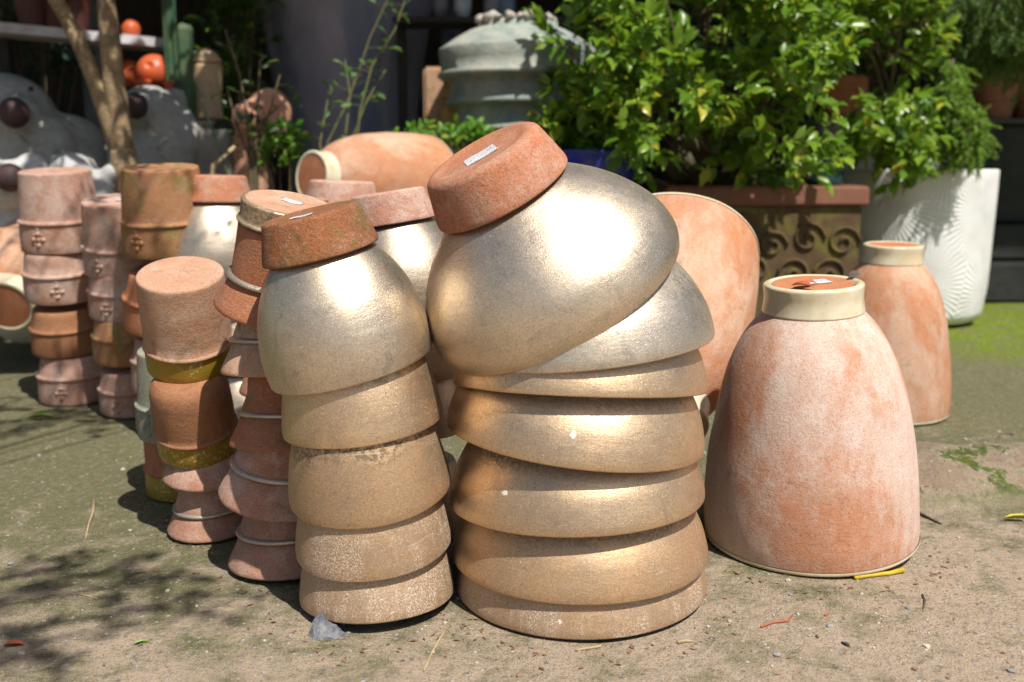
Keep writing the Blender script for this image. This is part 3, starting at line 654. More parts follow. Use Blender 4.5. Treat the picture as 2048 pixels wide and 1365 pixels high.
def ground_leaf(uv, ang, L, m, label, wid=1.0):
    p = ground(*uv); b = MB(); put_leaf(b, Vector((0, 0, 0)), Vector((math.cos(ang), math.sin(ang), .05)), Vector((.2, .1, 1)), L, wid, 1.6)
    tag(b.build('fallen_leaf', m, M=Matrix.Translation((p.x, p.y, gh(p.x, p.y) + L * .08))), label, 'leaf', 'fallen leaves')
M_lor = plain('rust_leaf', (.45, .10, .03), (.3, .07, .02), .6, 30); M_lgr = plain('green_leaf', (.14, .30, .03), (.2, .33, .04), .5, 30); M_lye = plain('yellow_leaf', (.50, .48, .03), (.4, .36, .03), .5, 30)
ground_leaf((5, 1290), .15, .035, M_lor, 'rust-orange dead leaf at the bottom left edge of the photo')
ground_leaf((263, 1290), .5, .030, M_lgr, 'small fresh green leaf on the dirt at lower left', .4)
ground_leaf((2003, 1037), -.15, .075, M_lye, 'yellow-green leaf at the right edge below the worn ledge', .5)
ground_leaf((1650, 1230), .9, .014, M_lor, 'tiny dark red leaf bit in front of the big jar')
ground_leaf((38, 738), .4, .03, M_lor, 'orange flower petal in the shade by the leftmost stack')
ground_leaf((50, 840), .2, .09, M_lgr, 'pale green leaf in the shade below the leftmost stack', .6)
ground_leaf((1700, 1292), 2.0, .02, M_dark, 'dark curled leaf on the gravel at lower right')
# dry bits on jar and pot tops
def bits(uvY, z, n, m, label, name='dry_leaf', spread=.05, L=.03, kind=None):
    p = at(*uvY); b = MB(); r2 = random.Random(int(uvY[0]))
    for i in range(n):
        a = r2.uniform(0, 6.3); q = Vector((r2.uniform(-spread, spread), r2.uniform(-spread, spread) * .6, r2.uniform(0, .003)))
        put_leaf(b, q, Vector((math.cos(a), math.sin(a), .08)), Vector((r2.uniform(-.5, .5), r2.uniform(-.5, .5), 1)), L * r2.uniform(.6, 1.1), .8, 1.5)
    tag(b.build(name, m, M=Matrix.Translation((p.x, p.y, z))), label, 'leaf', None if kind else 'fallen leaves', kind)
for (dx, dy, L, a, lb) in ((-.055, -.05, .05, .2, 'orange dry leaf on top of the big pale jar, nearer its left rim'), (-.02, -.075, .045, 2.6, 'orange dry leaf beside the white label on the big pale jar'), (.075, .01, .04, .6, 'dark curled leaf at the right rim of the big pale jar')):
    b = MB(); put_leaf(b, Vector((0, 0, 0)), Vector((math.cos(a), math.sin(a), .12)), Vector((.3, -.3, 1)), L, .9, 1.6)
    tag(b.build('dry_leaf', M_dark if dx > .05 else M_lor, M=MJ @ Matrix.Translation((dx, dy, 2.55 * RJ * .965 + .003))), lb, 'leaf', 'fallen leaves')
bits((545, 358, 2.48), .728, 12, M_lor, 'rusty dry bits on top of the pot behind the flared pots', L=.014, spread=.07, kind='stuff')

# ------------------------------------------------------------------ the yard behind: shed, shelves, stone ledge
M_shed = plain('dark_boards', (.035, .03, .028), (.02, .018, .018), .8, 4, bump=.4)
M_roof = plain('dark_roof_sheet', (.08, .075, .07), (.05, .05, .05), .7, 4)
sh = empty('open_shed'); tag(sh, 'dark open shed whose shadow fills the back of the yard', 'shed')
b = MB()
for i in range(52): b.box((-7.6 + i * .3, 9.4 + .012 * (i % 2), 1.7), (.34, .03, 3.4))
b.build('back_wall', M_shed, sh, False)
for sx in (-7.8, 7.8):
    b = MB(); b.box((sx, 7.4, 1.7), (.05, 4.0, 3.4)); b.build('side_wall', M_shed, sh, False)  # outside the view, added to block light from the sides
b = MB(); b.box((0, 7.2, 2.95), (16, 4.7, .06), M=Matrix.Rotation(R_(5), 4, 'X')); b.build('roof', M_roof, sh, False)  # unseen from the camera, added to shade the back of the yard
for px_ in (188, 905, 1010):
    q = at(px_, 40, 7.4); b = MB(); b.box((q.x, 7.4, 1.4), (.16, .16, 2.8), bev=.01); b.build('post', plain('post_paint', (.10, .11, .14), (.05, .055, .08), .6, 8), sh, False)

M_white = plain('white_board', (.70, .68, .72), (.55, .53, .56), .6)
a, c = at(-60, 42, 4.75), at(334, 84, 5.45); zs_ = at(338, 84, 5.45).z; a.z = c.z = zs_
s = empty('shelf'); tag(s, 'long white shelf board in the dark shed behind the tree', 'shelf')
d = c - a; b = MB(); b.box(tuple((a + c) / 2 - Vector((0, 0, .02))), (d.length, .22, .045), rz=math.atan2(d.y, d.x)); b.build('board', M_white, s, False)
for k in (.1, .95):
    q = a + d * k; b = MB(); b.box((q.x, q.y + .1, (a.z - .05) / 2), (.05, .05, a.z - .05)); b.build('leg', M_shed, s, False)
a2, c2 = at(235, 186, 5.3), at(352, 186, 5.3)
s2 = empty('stand'); tag(s2, 'dark low stand under the orange pottery behind the statues', 'stand')
b = MB(); b.box(((a2.x + c2.x) / 2, 5.35, a2.z - .03), (c2.x - a2.x, .4, .06), bev=.01); b.build('top', M_shed, s2, False)
for x in (a2.x + .05, c2.x - .05): b = MB(); b.box((x, 5.35, (a2.z - .06) / 2), (.06, .3, a2.z - .06)); b.build('leg', M_shed, s2, False)

M_og = glaze('orange_pottery', (.62, .12, .035), (.50, .09, .03), .3, 0)
def lobj(name, prof, m, loc, label, cat, seg=48, group=None, sx=1, wob=.01, M=None, parent=None):
    vs, fs = lathe(prof, seg, wob, loc[0] * 7 if parent is None else 1.0)
    o = mesh_obj(name, vs, fs, m, parent, True, (Matrix.Translation(loc) @ (M or Matrix())) if parent is None else None)
    if parent is None: tag(o, label, cat, group)
    return o
def ballprof(r, n=14, bot=.12): return [(0, -r * .98)] + [(r * math.sin(t), -r * math.cos(t)) for t in [bot * math.pi + (1 - bot) * math.pi * i / n for i in range(n)]] + [(0, r)]
def px2m(px, Y): return px * Y * 1.03 / F
for (u, v_, r, Y, lb) in [(262, 59, 17, 5.32, 'round orange clay ball on the white shelf'), (310, 146, 34, 5.2, 'large shiny orange gourd with a dimple, in front of the dark shed'), (262, 148, 25, 5.3, 'smaller orange gourd half hidden behind the tree trunk')]:
    p = at(u, v_, Y); rr = px2m(r, Y)
    if u == 310:
        vs, fs = lathe([(0, rr * .82), (rr * .12, rr * .84), (rr * .2, rr * .96)] + [(rr * math.sin(t), rr * math.cos(t)) for t in [.08 * math.pi + .92 * math.pi * i / 16 for i in range(1, 16)]] + [(0, -rr)], 48, .01, 3)
        tag(mesh_obj('clay_gourd', vs, fs, M_og, None, True, Matrix.Translation(p) @ Matrix.Rotation(R_(70), 4, 'X')), lb, 'pottery', 'orange pottery')
    else: lobj('clay_gourd', ballprof(rr), M_og, p, lb, 'pottery', group='orange pottery')
for u, v_, r, lb in [(285, 172, 17, 'flat orange dish left below the large gourd'), (337, 174, 10, 'flat orange dish right below the large gourd')]:
    p = at(u, v_, 5.08); rr = px2m(r, 5.08); lobj('clay_dish', [(0, -.02), (rr * .7, -.02), (rr, .02), (rr * .96, .028), (rr * .6, -.005), (0, -.008)], M_og, p, lb, 'dish', group='orange pottery')
M_dred = plain('dark_red_clay', (.12, .03, .02), (.07, .025, .02), .6)
for k, (u, v_, lb) in enumerate([(62, 30, 'dark red pot on the shelf, farthest left'), (105, 33, 'dark red pot on the shelf, right of the first'), (150, 36, 'dark red pot on the shelf, next to the tree trunk')]):
    Y = (4.92, 5.0, 5.08, 5.38)[k]; p = at(u, v_, Y); p.z = zs_ + .003
    lobj('clay_pot', [(0, 0), (.055, 0), (.075, .14), (.082, .15), (.08, .165), (.068, .16), (.05, .02), (0, .02)], M_dred, p, lb, 'pot', group='pots on the white shelf')

# cactus
M_cac = plain('cactus_skin', (.035, .10, .05), (.08, .12, .05), .6, 12)
p = at(358, 250, 5.15); e = empty('cactus', Matrix.Translation((p.x, 5.15, 0))); tag(e, 'tall ribbed column cactus with two stems beside the orange pottery', 'cactus')
rib = lambda a: 1 + .10 * math.cos(a * 8)
for (u, r, topv) in [(342, 12, -60), (367, 19, 45)]:
    x = at(u, 100, 5.15).x - p.x; rr = px2m(r, 5.15); zt = at(u, topv, 5.15).z
    prof = [(0, 0), (rr * .8, 0)] + [(rr * (1 + .04 * math.sin(i * 1.9)), zt * i / 14) for i in range(1, 14)] + [(rr * .97, zt - rr * .7), (rr * .75, zt - rr * .25), (rr * .4, zt - .01), (0, zt)]
    vs, fs = lathe(prof, 64, .02, u, rib); o = mesh_obj('stem', [v + Vector((x, 0, 0)) for v in vs], fs, M_cac, e)

# tan lidded vessel
M_tan2 = terracotta('sandy_stone', (.50, .36, .20), (.58, .46, .30), (.60, .22, .16), .25, .3, .2)
p = at(418, 240, 5.2); k = px2m(1, 5.2); e = empty('lidded_vessel', Matrix.Translation(p)); tag(e, 'sandy yellow vessel with a domed lid behind the grey trough', 'vessel')
lobj('body', [(0, 0), (26 * k, 0), (27 * k, 8 * k), (25 * k, 40 * k), (29 * k, 80 * k), (30 * k, 98 * k), (26 * k, 102 * k), (0, 102 * k)], M_tan2, p, '', '', parent=e)
lobj('lid', [(0, 103 * k), (28 * k, 103 * k), (29 * k, 108 * k), (22 * k, 120 * k), (12 * k, 128 * k), (6 * k, 131 * k), (0, 131 * k)], M_tan2, p, '', '', parent=e)
b = MB(); b.box((0, 0, -p.z / 2 - .005), (.3, .3, p.z - .01), bev=.01); b.build('plinth', M_shed, e, False)
# grey trough
M_conc = plain('grey_stone', (.26, .25, .22), (.36, .33, .28), .9, 10, bump=.5)
p0, p1 = at(356, 262, 4.9), at(476, 262, 4.9); cx = (p0.x + p1.x) / 2; hw = (p1.x - p0.x) / 2; zt = p0.z
b = MB(); L_ = []
for z, k in ((0, .8), (zt, 1.0), (zt, .9), (zt - .12, .88)):
    L_.append([(cx - hw * k, 4.9 - .16 * k, z), (cx + hw * k, 4.9 - .16 * k, z), (cx + hw * k, 4.9 + .2 * k, z), (cx - hw * k, 4.9 + .2 * k, z)])
vs = [q for r in L_ for q in r]; fs = [(3, 2, 1, 0)] + [(i * 4 + j, i * 4 + (j + 1) % 4, i * 4 + 4 + (j + 1) % 4, i * 4 + 4 + j) for i in range(3) for j in range(4)] + [(12, 13, 14, 15)]
tag(mesh_obj('stone_trough', vs, fs, M_conc, None, False), 'grey stone trough between the bear statue and the dark twiggy plant', 'trough')

# blobs grown into one skin
def blob(name, ells, m, parent=None, vox=.012, M=None):
    b = MB()
    for c_, r in ells: b.ball(c_, r, 4)
    o = b.build(name + '_raw', m); md = o.modifiers.new('r', 'REMESH'); md.mode = 'VOXEL'; md.voxel_size = vox
    sm = o.modifiers.new('s', 'SMOOTH'); sm.iterations = 14; sm.factor = .6
    dg = bpy.context.evaluated_depsgraph_get(); me = bpy.data.meshes.new_from_object(o.evaluated_get(dg)); bpy.data.objects.remove(o)
    me.polygons.foreach_set('use_smooth', [True] * len(me.polygons)); me.materials.clear(); me.materials.append(m)
    o = bpy.data.objects.new(name, me); C.objects.link(o)
    if parent: o.parent = parent
    elif M is not None: o.matrix_world = M
    return o
M_koa = terracotta('mossy_grey_stone', (.28, .30, .27), (.44, .44, .42), (.60, .58, .55), .55, .25, .35, 1.0, mossc=(.10, .12, .07))
M_kow = terracotta('white_grey_stone', (.42, .43, .42), (.52, .52, .51), (.66, .66, .66), .7, .3, 0, 1.4)
M_nose = plain('brown_nose', (.075, .035, .035), (.045, .025, .025), .65, 12)
def statue(Y, ells, nose, label, m, eyes=()):
    O = at(nose[0], nose[1], Y); e = empty('animal_statue', Matrix.Translation((O.x, Y, 0))); tag(e, label, 'statue', 'grey bear statues with brown noses')
    def P(u, v_, dy): q = at(u, v_, Y + dy); return Vector((q.x - O.x, dy, q.z))
    k = Y * 1.03 / F
    blob('body', [(P(u, v_, dy), (rx * k, ry * k, rz * k)) for (u, v_, dy, rx, ry, rz) in ells], m, e)
    b = MB(); b.ball(P(nose[0], nose[1], nose[2]), (nose[3] * k, nose[3] * k * .8, nose[4] * k), 3); b.build('nose', M_nose, e)
    if eyes:
        for (u, v_, dy, r) in eyes:
            b = MB(); b.ball(P(u, v_, dy), r * k, 2); b.build('eye', M_nose, e)
    return e
statue(4.7, [(10, 245, .0, 96, 90, 92), (38, 240, -.17, 42, 40, 48), (40, 300, -.12, 60, 50, 70), (130, 350, .1, 110, 100, 118), (105, 310, -.12, 45, 45, 70), (170, 330, .1, 50, 60, 70), (20, 420, .05, 110, 100, 120), (100, 480, .1, 130, 110, 120), (-75, 170, .05, 35, 25, 38)],
       (28, 226, -.30, 27, 27), 'large mossy grey bear statue with big brown nose, left of the tree', M_koa, [(62, 178, -.2, 5)])
statue(4.75, [(300, 235, .0, 62, 60, 60), (275, 222, -.13, 32, 30, 34), (345, 300, .05, 62, 70, 92), (300, 330, 0, 80, 70, 110), (350, 200, .08, 24, 20, 24), (320, 440, .05, 90, 80, 130)],
       (271, 212, -.22, 22, 24), 'grey bear statue with dark brown nose, right of the tree', M_koa)
statue(4.0, [(20, 372, 0, 48, 50, 50), (64, 342, .04, 34, 26, 37), (-25, 338, .04, 36, 26, 37), (25, 470, .06, 60, 60, 80), (60, 420, .1, 30, 40, 60), (40, 570, .1, 85, 70, 120)],
       (20, 356, -.115, 27, 27), 'small whitish bear statue at the left edge, brown nose and round ears', M_kow)
statue(4.25, [(142, 352, 0, 42, 44, 46), (118, 330, .03, 20, 18, 22), (172, 332, .03, 20, 18, 22), (219, 346, .02, 17, 17, 18), (150, 430, .04, 60, 50, 70), (190, 400, .03, 45, 40, 60), (150, 540, .05, 70, 60, 130)],
       (128, 372, -.10, 14, 14), 'whitish bear statue mostly hidden behind the leftmost stack', M_kow)

# terracotta garden figure
e = None; Y = 4.6; k = Y * 1.03 / F
def P(u, v_, dy=0): q = at(u, v_, Y + dy); return q
o = blob('clay_figure', [(P(538, 225), (43 * k, 35 * k, 46 * k)), (P(545, 265), (38 * k, 35 * k, 40 * k)), (P(497, 238, -.06), (32 * k, 30 * k, 34 * k)), (P(500, 300), (32 * k, 30 * k, 60 * k)), (P(505, 380), (40 * k, 36 * k, 80 * k)), (P(505, 470), (45 * k, 40 * k, 90 * k))], terracotta('figure_clay', (.50, .24, .15), (.56, .32, .22), (.62, .45, .35), .3, .4), vox=.01)
tag(o, 'weathered terracotta figure with a rounded back, behind the thin twiggy plant', 'figure')

# huge purple-grey planter
M_pur = NT('purple_grey_glaze'); t = M_pur; v = t.coords(); col = t.mix(t.step(t.noise(t.scale(v, (1, 1, .25)), 4, 6, .6, .6), .35, .65), (.36, .33, .42), (.14, .17, .26))
col = t.mix(t.math('MULTIPLY', t.step(t.noise(v, 40, 5, .7), .6, .75), .4), col, (.40, .38, .40)); M_pur = t.out(col, .38, 0, t.bump(t.noise(v, 12, 4), .2, .01))
Y = 6.4; k = Y * 1.03 / F; p = at(700, 300, Y); zb = 0; zt = 2.5; z0 = at(700, 285, Y).z; z1 = at(700, 0, Y).z
rr = lambda z: (122 + (160 - 122) * (z - z0) / (z1 - z0)) * k
tag(lobj('giant_planter', [(0, .0), (rr(0) * .96, 0), (rr(0), .03)] + [(rr(z), z) for z in (.4, .8, 1.2, 1.6, 2.0, 2.35)] + [(rr(2.35) + .04, 2.4), (rr(2.35) + .04, 2.5), (rr(2.35) - .05, 2.5), (rr(2.35) - .08, 2.3), (0, 2.3)], M_pur, (p.x, Y, 0), 'x', 'x', 96), 'huge dark purple-grey tapered planter in the shade at the back', 'planter')

# teal ringed jar
t = NT('teal_patina'); v = t.coords(); col = t.mix(t.step(t.noise(v, 5, 6, .7, .5), .36, .64), (.20, .26, .24), (.40, .40, .34))
col = t.mix(t.math('MULTIPLY', t.step(t.noise(v, 11, 5, .7), .55, .7), .5), col, (.16, .24, .33)); col = t.mix(t.math('MULTIPLY', t.step(t.noise(v, 60, 4, .7), .56, .7), .4), col, (.5, .48, .42))
M_teal = t.out(col, .8, 0, t.bump(t.noise(v, 40, 5, .7), .6, .006))
Y = 5.05; k = Y * 1.03 / F; p = at(1035, 200, Y); zz = lambda v_: at(1035, v_, Y).z
prof = [(0, .0), (.20, .0), (.21, .02)]
pr = [(98, 320), (100, 270), (116, 266), (122, 262), (121, 256), (115, 248), (114, 230), (113, 218), (130, 214), (136, 211), (136, 205), (130, 199), (128, 185), (127, 165), (146, 161), (151, 156), (150, 150), (144, 146), (146, 125), (148, 105), (146, 101), (118, 80), (92, 64), (76, 58), (74, 47), (66, 45), (60, 53), (0, 54)]
prof += [(.23, .25), (.245, .6)] + [(a * k, zz(b_)) for a, b_ in pr]
e = empty('ringed_jar', Matrix.Translation((p.x, Y, 0))); tag(e, 'big greenish-blue patinated jar with flaring rings, left of the bush', 'jar')
vs, fs = lathe(prof, 96, .015, 3); mesh_obj('body', vs, fs, M_teal, e)
b = MB()
for i in range(24):
    a = i * 2 * math.pi / 24 + rng.uniform(-.09, .09); b.ball((64 * k * math.cos(a), 64 * k * math.sin(a), zz(44) + .004), (rng.uniform(.02, .05), rng.uniform(.02, .05), rng.uniform(.01, .032)), 2, None, .5, i)
b.build('pebble_rim', plain('lime_crust', (.50, .42, .36), (.36, .36, .33), .9, 20), e)

# stone blocks by the purple planter
M_sand = terracotta('sandstone', (.50, .26, .14), (.52, .34, .22), (.60, .42, .30), .35, .3, .1)
M_ys = terracotta('yellow_rock', (.45, .26, .06), (.50, .36, .16), (.45, .42, .36), .35, .4, .2)
def ublock(u0, u1, v0, v1, Y, dpt, m, name, lb, cat, bev=.015, z0=None):
    a, c = at(u0, v0, Y), at(u1, v1, Y); b = MB(); zb = c.z if z0 is None else z0
    b.box((0, 0, (a.z - zb) / 2), (c.x - a.x, dpt, a.z - zb), bev=bev)
    o = b.build(name, m, smooth=False, M=Matrix.Translation(((a.x + c.x) / 2, Y + dpt / 2, zb))); tag(o, lb, cat); return o
ublock(846, 893, 133, 243, 5.3, .25, M_sand, 'clay_block', 'upright orange clay block right of the huge purple planter', 'block')
ublock(848, 890, 246, 300, 5.3, .27, M_sand, 'clay_block', 'lower clay block under the upright orange one', 'block', z0=0)
b = MB()
for (u, v_, r) in [(902, 150, 17), (908, 190, 19), (905, 230, 24), (908, 270, 24), (905, 330, 28)]:
    q = at(u, v_, 5.15); b.ball((q.x, 5.15, q.z), (px2m(r, 5.15), .08, px2m(30, 5.15)), 3, None, .35, u)
q = at(905, 350, 5.15); b.box((q.x, 5.15, q.z / 2), (.12, .14, q.z), bev=.02)
tag(b.build('garden_rock', M_ys), 'tall yellowish rock between the clay block and the ringed jar', 'rock')

# right side: dark ledge, stepped
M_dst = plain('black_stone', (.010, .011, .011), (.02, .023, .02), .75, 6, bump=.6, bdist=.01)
e = empty('stone_terrace'); tag(e, 'dark stepped stone terrace behind the white planter at the right', 'terrace')
Y = 5.95; x0 = at(1735, 300, Y).x
for i, (vt, vb, dy) in enumerate([(524, None, 0), (447, 524, .12), (247, 447, .22)]):
    zt = at(2000, vt, Y + dy).z; zb = 0 if vb is None else at(2000, vb, Y + dy).z
    if i: zb = prev
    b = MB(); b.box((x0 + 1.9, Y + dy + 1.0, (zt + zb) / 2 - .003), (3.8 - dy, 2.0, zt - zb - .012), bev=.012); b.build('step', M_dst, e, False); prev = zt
b = MB(); b.box((x0 + 1.9, Y + 1.2, prev + .012), (3.7, 2.05, .03), bev=.006); b.build('coping', plain('grey_coping', (.05, .048, .05), (.03, .03, .03), .6), e, False); ztop = prev + .03
b = MB()
for i in range(3):
    q = at(1985 + i * 85, 200, 6.4); vs, fs = lathe([(0, 0), (.11, 0), (.15, .24), (.165, .25), (.165, .28), (.14, .28), (.13, .1), (0, .1)], 40, .01, i)
    o = mesh_obj('clay_pot', vs, fs, T_brown, None, True, Matrix.Translation((q.x, 6.4, ztop + .001)))
    tag(o, ['dark clay pot on the terrace, nearest the drooping branch', 'dark clay pot on the terrace in the middle under the conifer', 'dark clay pot on the terrace at the right photo edge'][i], 'pot', 'clay pots on the terrace')

# white starburst planter
t = NT('white_starburst'); v = t.coords(False); X, Yy, Z = t.sep(v)
t_ang = t.math('ARCTAN2', X, t.math('MULTIPLY', Yy, -1.0)); sx = t.math('MULTIPLY', t_ang, .40)
h = None
for (cx_, cz_) in [(-.30, .62), (.23, .58), (-.10, .22), (.35, .15), (-.38, .12), (.0, .85), (.62, .40), (-.7, .4)]:
    dx = t.math('SUBTRACT', sx, cx_); dz = t.math('SUBTRACT', Z, cz_)
    an = t.math('ARCTAN2', dz, dx); d2 = t.math('ADD', t.math('MULTIPLY', dx, dx), t.math('MULTIPLY', dz, dz))
    ray = t.math('ABSOLUTE', t.math('SINE', t.math('MULTIPLY', an, 26.0)))
    if h is None: h, best = ray, d2
    else:
        lt = t.math('LESS_THAN', d2, best); mx = t.n('ShaderNodeMix', data_type='FLOAT'); t.put(mx.inputs[0], lt); t.put(mx.inputs[2], h); t.put(mx.inputs[3], ray); h = mx.outputs[0]; best = t.math('MINIMUM', d2, best)
cw = t.mix(t.step(t.noise(v, 6, 6, .7), .4, .7), (.84, .84, .84), (.74, .72, .69))
M_star = t.out(t.mix(t.math('MULTIPLY', t.step(h, .3, 0.0), .18), cw, (.45, .42, .38)), .55, 0, t.bump(h, .45, .009))
Y = 5.30; p = Vector((2.125, 0, 0)); k = Y * 1.03 / F
zt = .79
e = empty('white_planter', Matrix.Translation((p.x, Y, 0))); tag(e, 'white round planter with carved starbursts, behind the jars at the right', 'planter')
vs, fs = lathe(fillet([(0, .012), (.315, .012, .02), (.352, .05, .04), (.37, .2), (.384, zt, .012), (.355, zt + .001, .01), (.35, zt - .06)]), 128, .003, 1); mesh_obj('body', vs, fs, M_star, e)
M_soil = plain('dark_soil', (.06, .04, .028), (.12, .08, .05), .95, 30, bump=.8, bdist=.01)
vs, fs = lathe([(.352, zt - .05), (.2, zt - .03), (0, zt - .025)], 64, .01, 2); mesh_obj('soil', vs, fs, M_soil, e)
# white bottle vase on the planter's edge
p = at(1838, 342, 5.28); lobj('bottle_vase', [(0, 0), (.085, 0), (.10, .03), (.098, .07), (.07, .12), (.045, .17), (.035, .24), (.04, .28), (.03, .28), (0, .27)], plain('white_ceramic', (.72, .70, .72), (.66, .62, .62), .3), (p.x, 5.28, zt - .028), 'white bottle-shaped vase standing in the starburst planter', 'vase')

# terracotta box with scroll relief
M_box = terracotta('box_clay', (.26, .11, .075), (.22, .10, .065), (.38, .24, .15), .2, .45, .35)
M_box_moss_shade = terracotta('box_clay_mossy_shaded', (.085, .05, .028), (.11, .07, .035), (.20, .17, .06), .3, .7, .7, mossc=(.15, .15, .02))  # mossy clay, base colour darkened to carry the overhanging bush's shade
Y = 4.35; a, c = at(1330, 372, Y), at(1728, 540, Y); zt = a.z; zr = at(1500, 412, Y).z; W = c.x - a.x; cx = (a.x + c.x) / 2; D = .55
e = empty('planter_box', Matrix.Translation((cx, Y, 0))); tag(e, 'long terracotta planter box with scroll relief, under the leafy bush', 'planter box')
b = MB(); th = .035
for (x, y, sx_, sy) in ((0, .02, W - .05, th), (0, D - .02, W - .05, th), (-W / 2 + .035, D / 2, th, D - .09), (W / 2 - .035, D / 2, th, D - .09)): b.box((x, y, zr / 2), (sx_, sy, zr - .004), bev=.004)
b.build('body', M_box_moss_shade, e, False)
b = MB()
for (x, y, sx_, sy) in ((0, .02, W, .08), (0, D - .02, W, .08), (-W / 2 + .04, D / 2, .08, D - .124), (W / 2 - .04, D / 2, .08, D - .124)): b.box((x, y, (zt + zr) / 2), (sx_, sy, zt - zr), bev=.01)
b.build('rim', M_box, e, False)
b = MB()
for i in range(5):
    ox = -W / 2 + .12 + i * (W - .24) / 4
    for s_ in (1, -1):
        pts = []; jx, jz, js = rng.uniform(-.015, .015), rng.uniform(-.02, .02), rng.uniform(.8, 1.1)
        for j in range(26):
            a_ = j * .36; r_ = (.075 - .0026 * j) * js; pts.append((ox + jx + s_ * r_ * math.cos(a_) + s_ * .02, -.004, zr - .15 - (0 if s_ == 1 else .13) + jz + r_ * math.sin(a_)))
        b.tube(pts, .0075, 6)
b.build('scroll_relief', M_box_moss_shade, e)
b = MB(); b.box((0, D / 2, zt - .05), (W - .11, D - .09, .03)); b.build('soil', M_soil, e, False)
rr = px2m(57, 4.75); p = at(1388, 342, 4.75)
lobj('stone_ball', ballprof(rr), plain('olive_stone', (.13, .12, .06), (.19, .16, .10), .5, 14), (p.x, 4.72, zt - .035 + rr), 'olive brown ball resting behind the planter box rim, left of the hanging leaves', 'ball')
p = at(1652, 345, 4.62); k = px2m(1, 4.62)
lobj('glass_vase', [(0, 0), (26 * k, 0), (34 * k, 8 * k), (36 * k, 22 * k), (28 * k, 50 * k), (19 * k, 72 * k), (18 * k, 92 * k), (23 * k, 108 * k), (18 * k, 108 * k), (0, 104 * k)], plain('dark_green_glaze', (.01, .045, .035), (.015, .03, .03), .12, 20), (p.x, 4.62, zt - .034), 'dark green glazed gourd vase on the right end of the planter box', 'vase', wob=.03)
ublock(1655, 1735, 150, 232, 6.1, .3, T_orange, 'clay_tub', 'orange-red clay tub glimpsed through the gap in the bush', 'tub')
ublock(1640, 1750, 234, 352, 6.1, .35, M_conc, 'stone_pedestal', 'pale stone pedestal under the orange-red tub behind the bush', 'pedestal', z0=0)
# dim vases on a rear shelf
e = empty('rear_shelf'); tag(e, 'dark rear shelf at the top centre between planter and ringed jar', 'shelf'); q = at(960, 34, 5.75)
b = MB(); b.box((q.x, 5.85, q.z - .02), (.95, .3, .03), bev=.003); b.build('board', M_shed, e, False)
for sx_ in (-.45, .45): b = MB(); b.box((q.x + sx_, 5.9, q.z / 2 - .02), (.05, .05, q.z - .035)); b.build('leg', M_shed, e, False)
for i, (u, h_, c_) in enumerate([(925, .26, (.40, .45, .50)), (985, .3, (.22, .24, .30)), (1012, .24, (.16, .25, .36)), (880, .2, (.12, .12, .14))]):
    x = at(u, 30, 5.8).x
    lobj('glazed_vase', [(0, 0), (.035, 0), (.05, .05), (.052, h_ * .5), (.03, h_ * .78), (.032, h_), (.02, h_), (0, h_ * .9)], glaze('vase_glaze', c_, tuple(k_ * .6 for k_ in c_), .2), (x, 5.82, q.z - .003),
         ['whitish vase on the rear shelf, nearest the huge planter', 'grey-blue vase on the rear shelf, beside the jar top', 'deep blue vase on the rear shelf, rightmost', 'small black vase on the rear shelf, at its left end'][i], 'vase', group='vases on the rear shelf')
# blue pot
M_blue = glaze('cobalt_glaze', (.02, .03, .32), (.02, .04, .22), .15)
p = at(1150, 292, 4.2); R_b = .25
e = empty('blue_pot', Matrix.Translation((p.x, 4.2, 0))); tag(e, 'cobalt blue glazed pot of low green plants, behind the tipped gold bowl', 'pot')
zt = at(1150, 300, 4.2 - R_b).z
vs, fs = lathe(fillet([(0, 0), (.15, 0, .02), (.19, .3), (R_b, zt - .03, .02), (R_b + .02, zt, .02), (R_b - .03, zt, .01), (R_b - .05, zt - .05), (0, zt - .04)]), 96); mesh_obj('body', vs, fs, M_blue, e)

# ------------------------------------------------------------------ plants
L_bush = leaf_mat('bush_leaf', (.11, .24, .022), (.26, .42, .045), (.62, .56, .06), .30, .42)
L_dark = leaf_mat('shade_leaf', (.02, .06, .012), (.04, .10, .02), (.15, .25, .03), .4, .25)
L_fresh = leaf_mat('fresh_leaf', (.10, .28, .02), (.16, .36, .03), (.4, .45, .05), .45, .4)
M_bark = NT('pale_bark'); t = M_bark; v = t.coords(); col = t.mix(t.step(t.noise(v, 14, 6, .7, .6), .38, .62), (.34, .24, .13), (.20, .14, .08))
col = t.mix(t.math('MULTIPLY', t.step(t.noise(v, 30, 4, .7), .58, .68), .7), col, (.50, .42, .30)); M_bark = t.out(col, .85, 0, t.bump(t.noise(v, 35, 5, .7), .8, .01))
M_stem = plain('thin_stem', (.13, .09, .05), (.08, .07, .03), .8, 30)
def rv(r): return Vector((r.gauss(0, 1), r.gauss(0, 1), r.gauss(0, 1)))
def spray(b, st, c, r, n, L, out, droop=.1, wid=1.1):
    """a short twig with leaves all along it and a rosette at its tip"""
    out = out.normalized(); tip = c + out * L * 1.6
    st.tube([c - out * L * 1.0, c, tip], [.0022, .0018, .001], 4, False)
    for i in range(n):
        t_ = (i / n) ** .8; base = c.lerp(tip, t_); side = rv(r); side = (side - out * side.dot(out)).normalized()
        d = (side * (1.15 - t_ * .5) + out * (.35 + t_ * .7) + Vector((0, 0, -droop)))
        up = Vector((.1, -.45, 1)) + rv(r) * .42
        put_leaf(b, base, d, up, L * r.uniform(.6, 1.15), wid * r.uniform(.85, 1.15), 1.5)
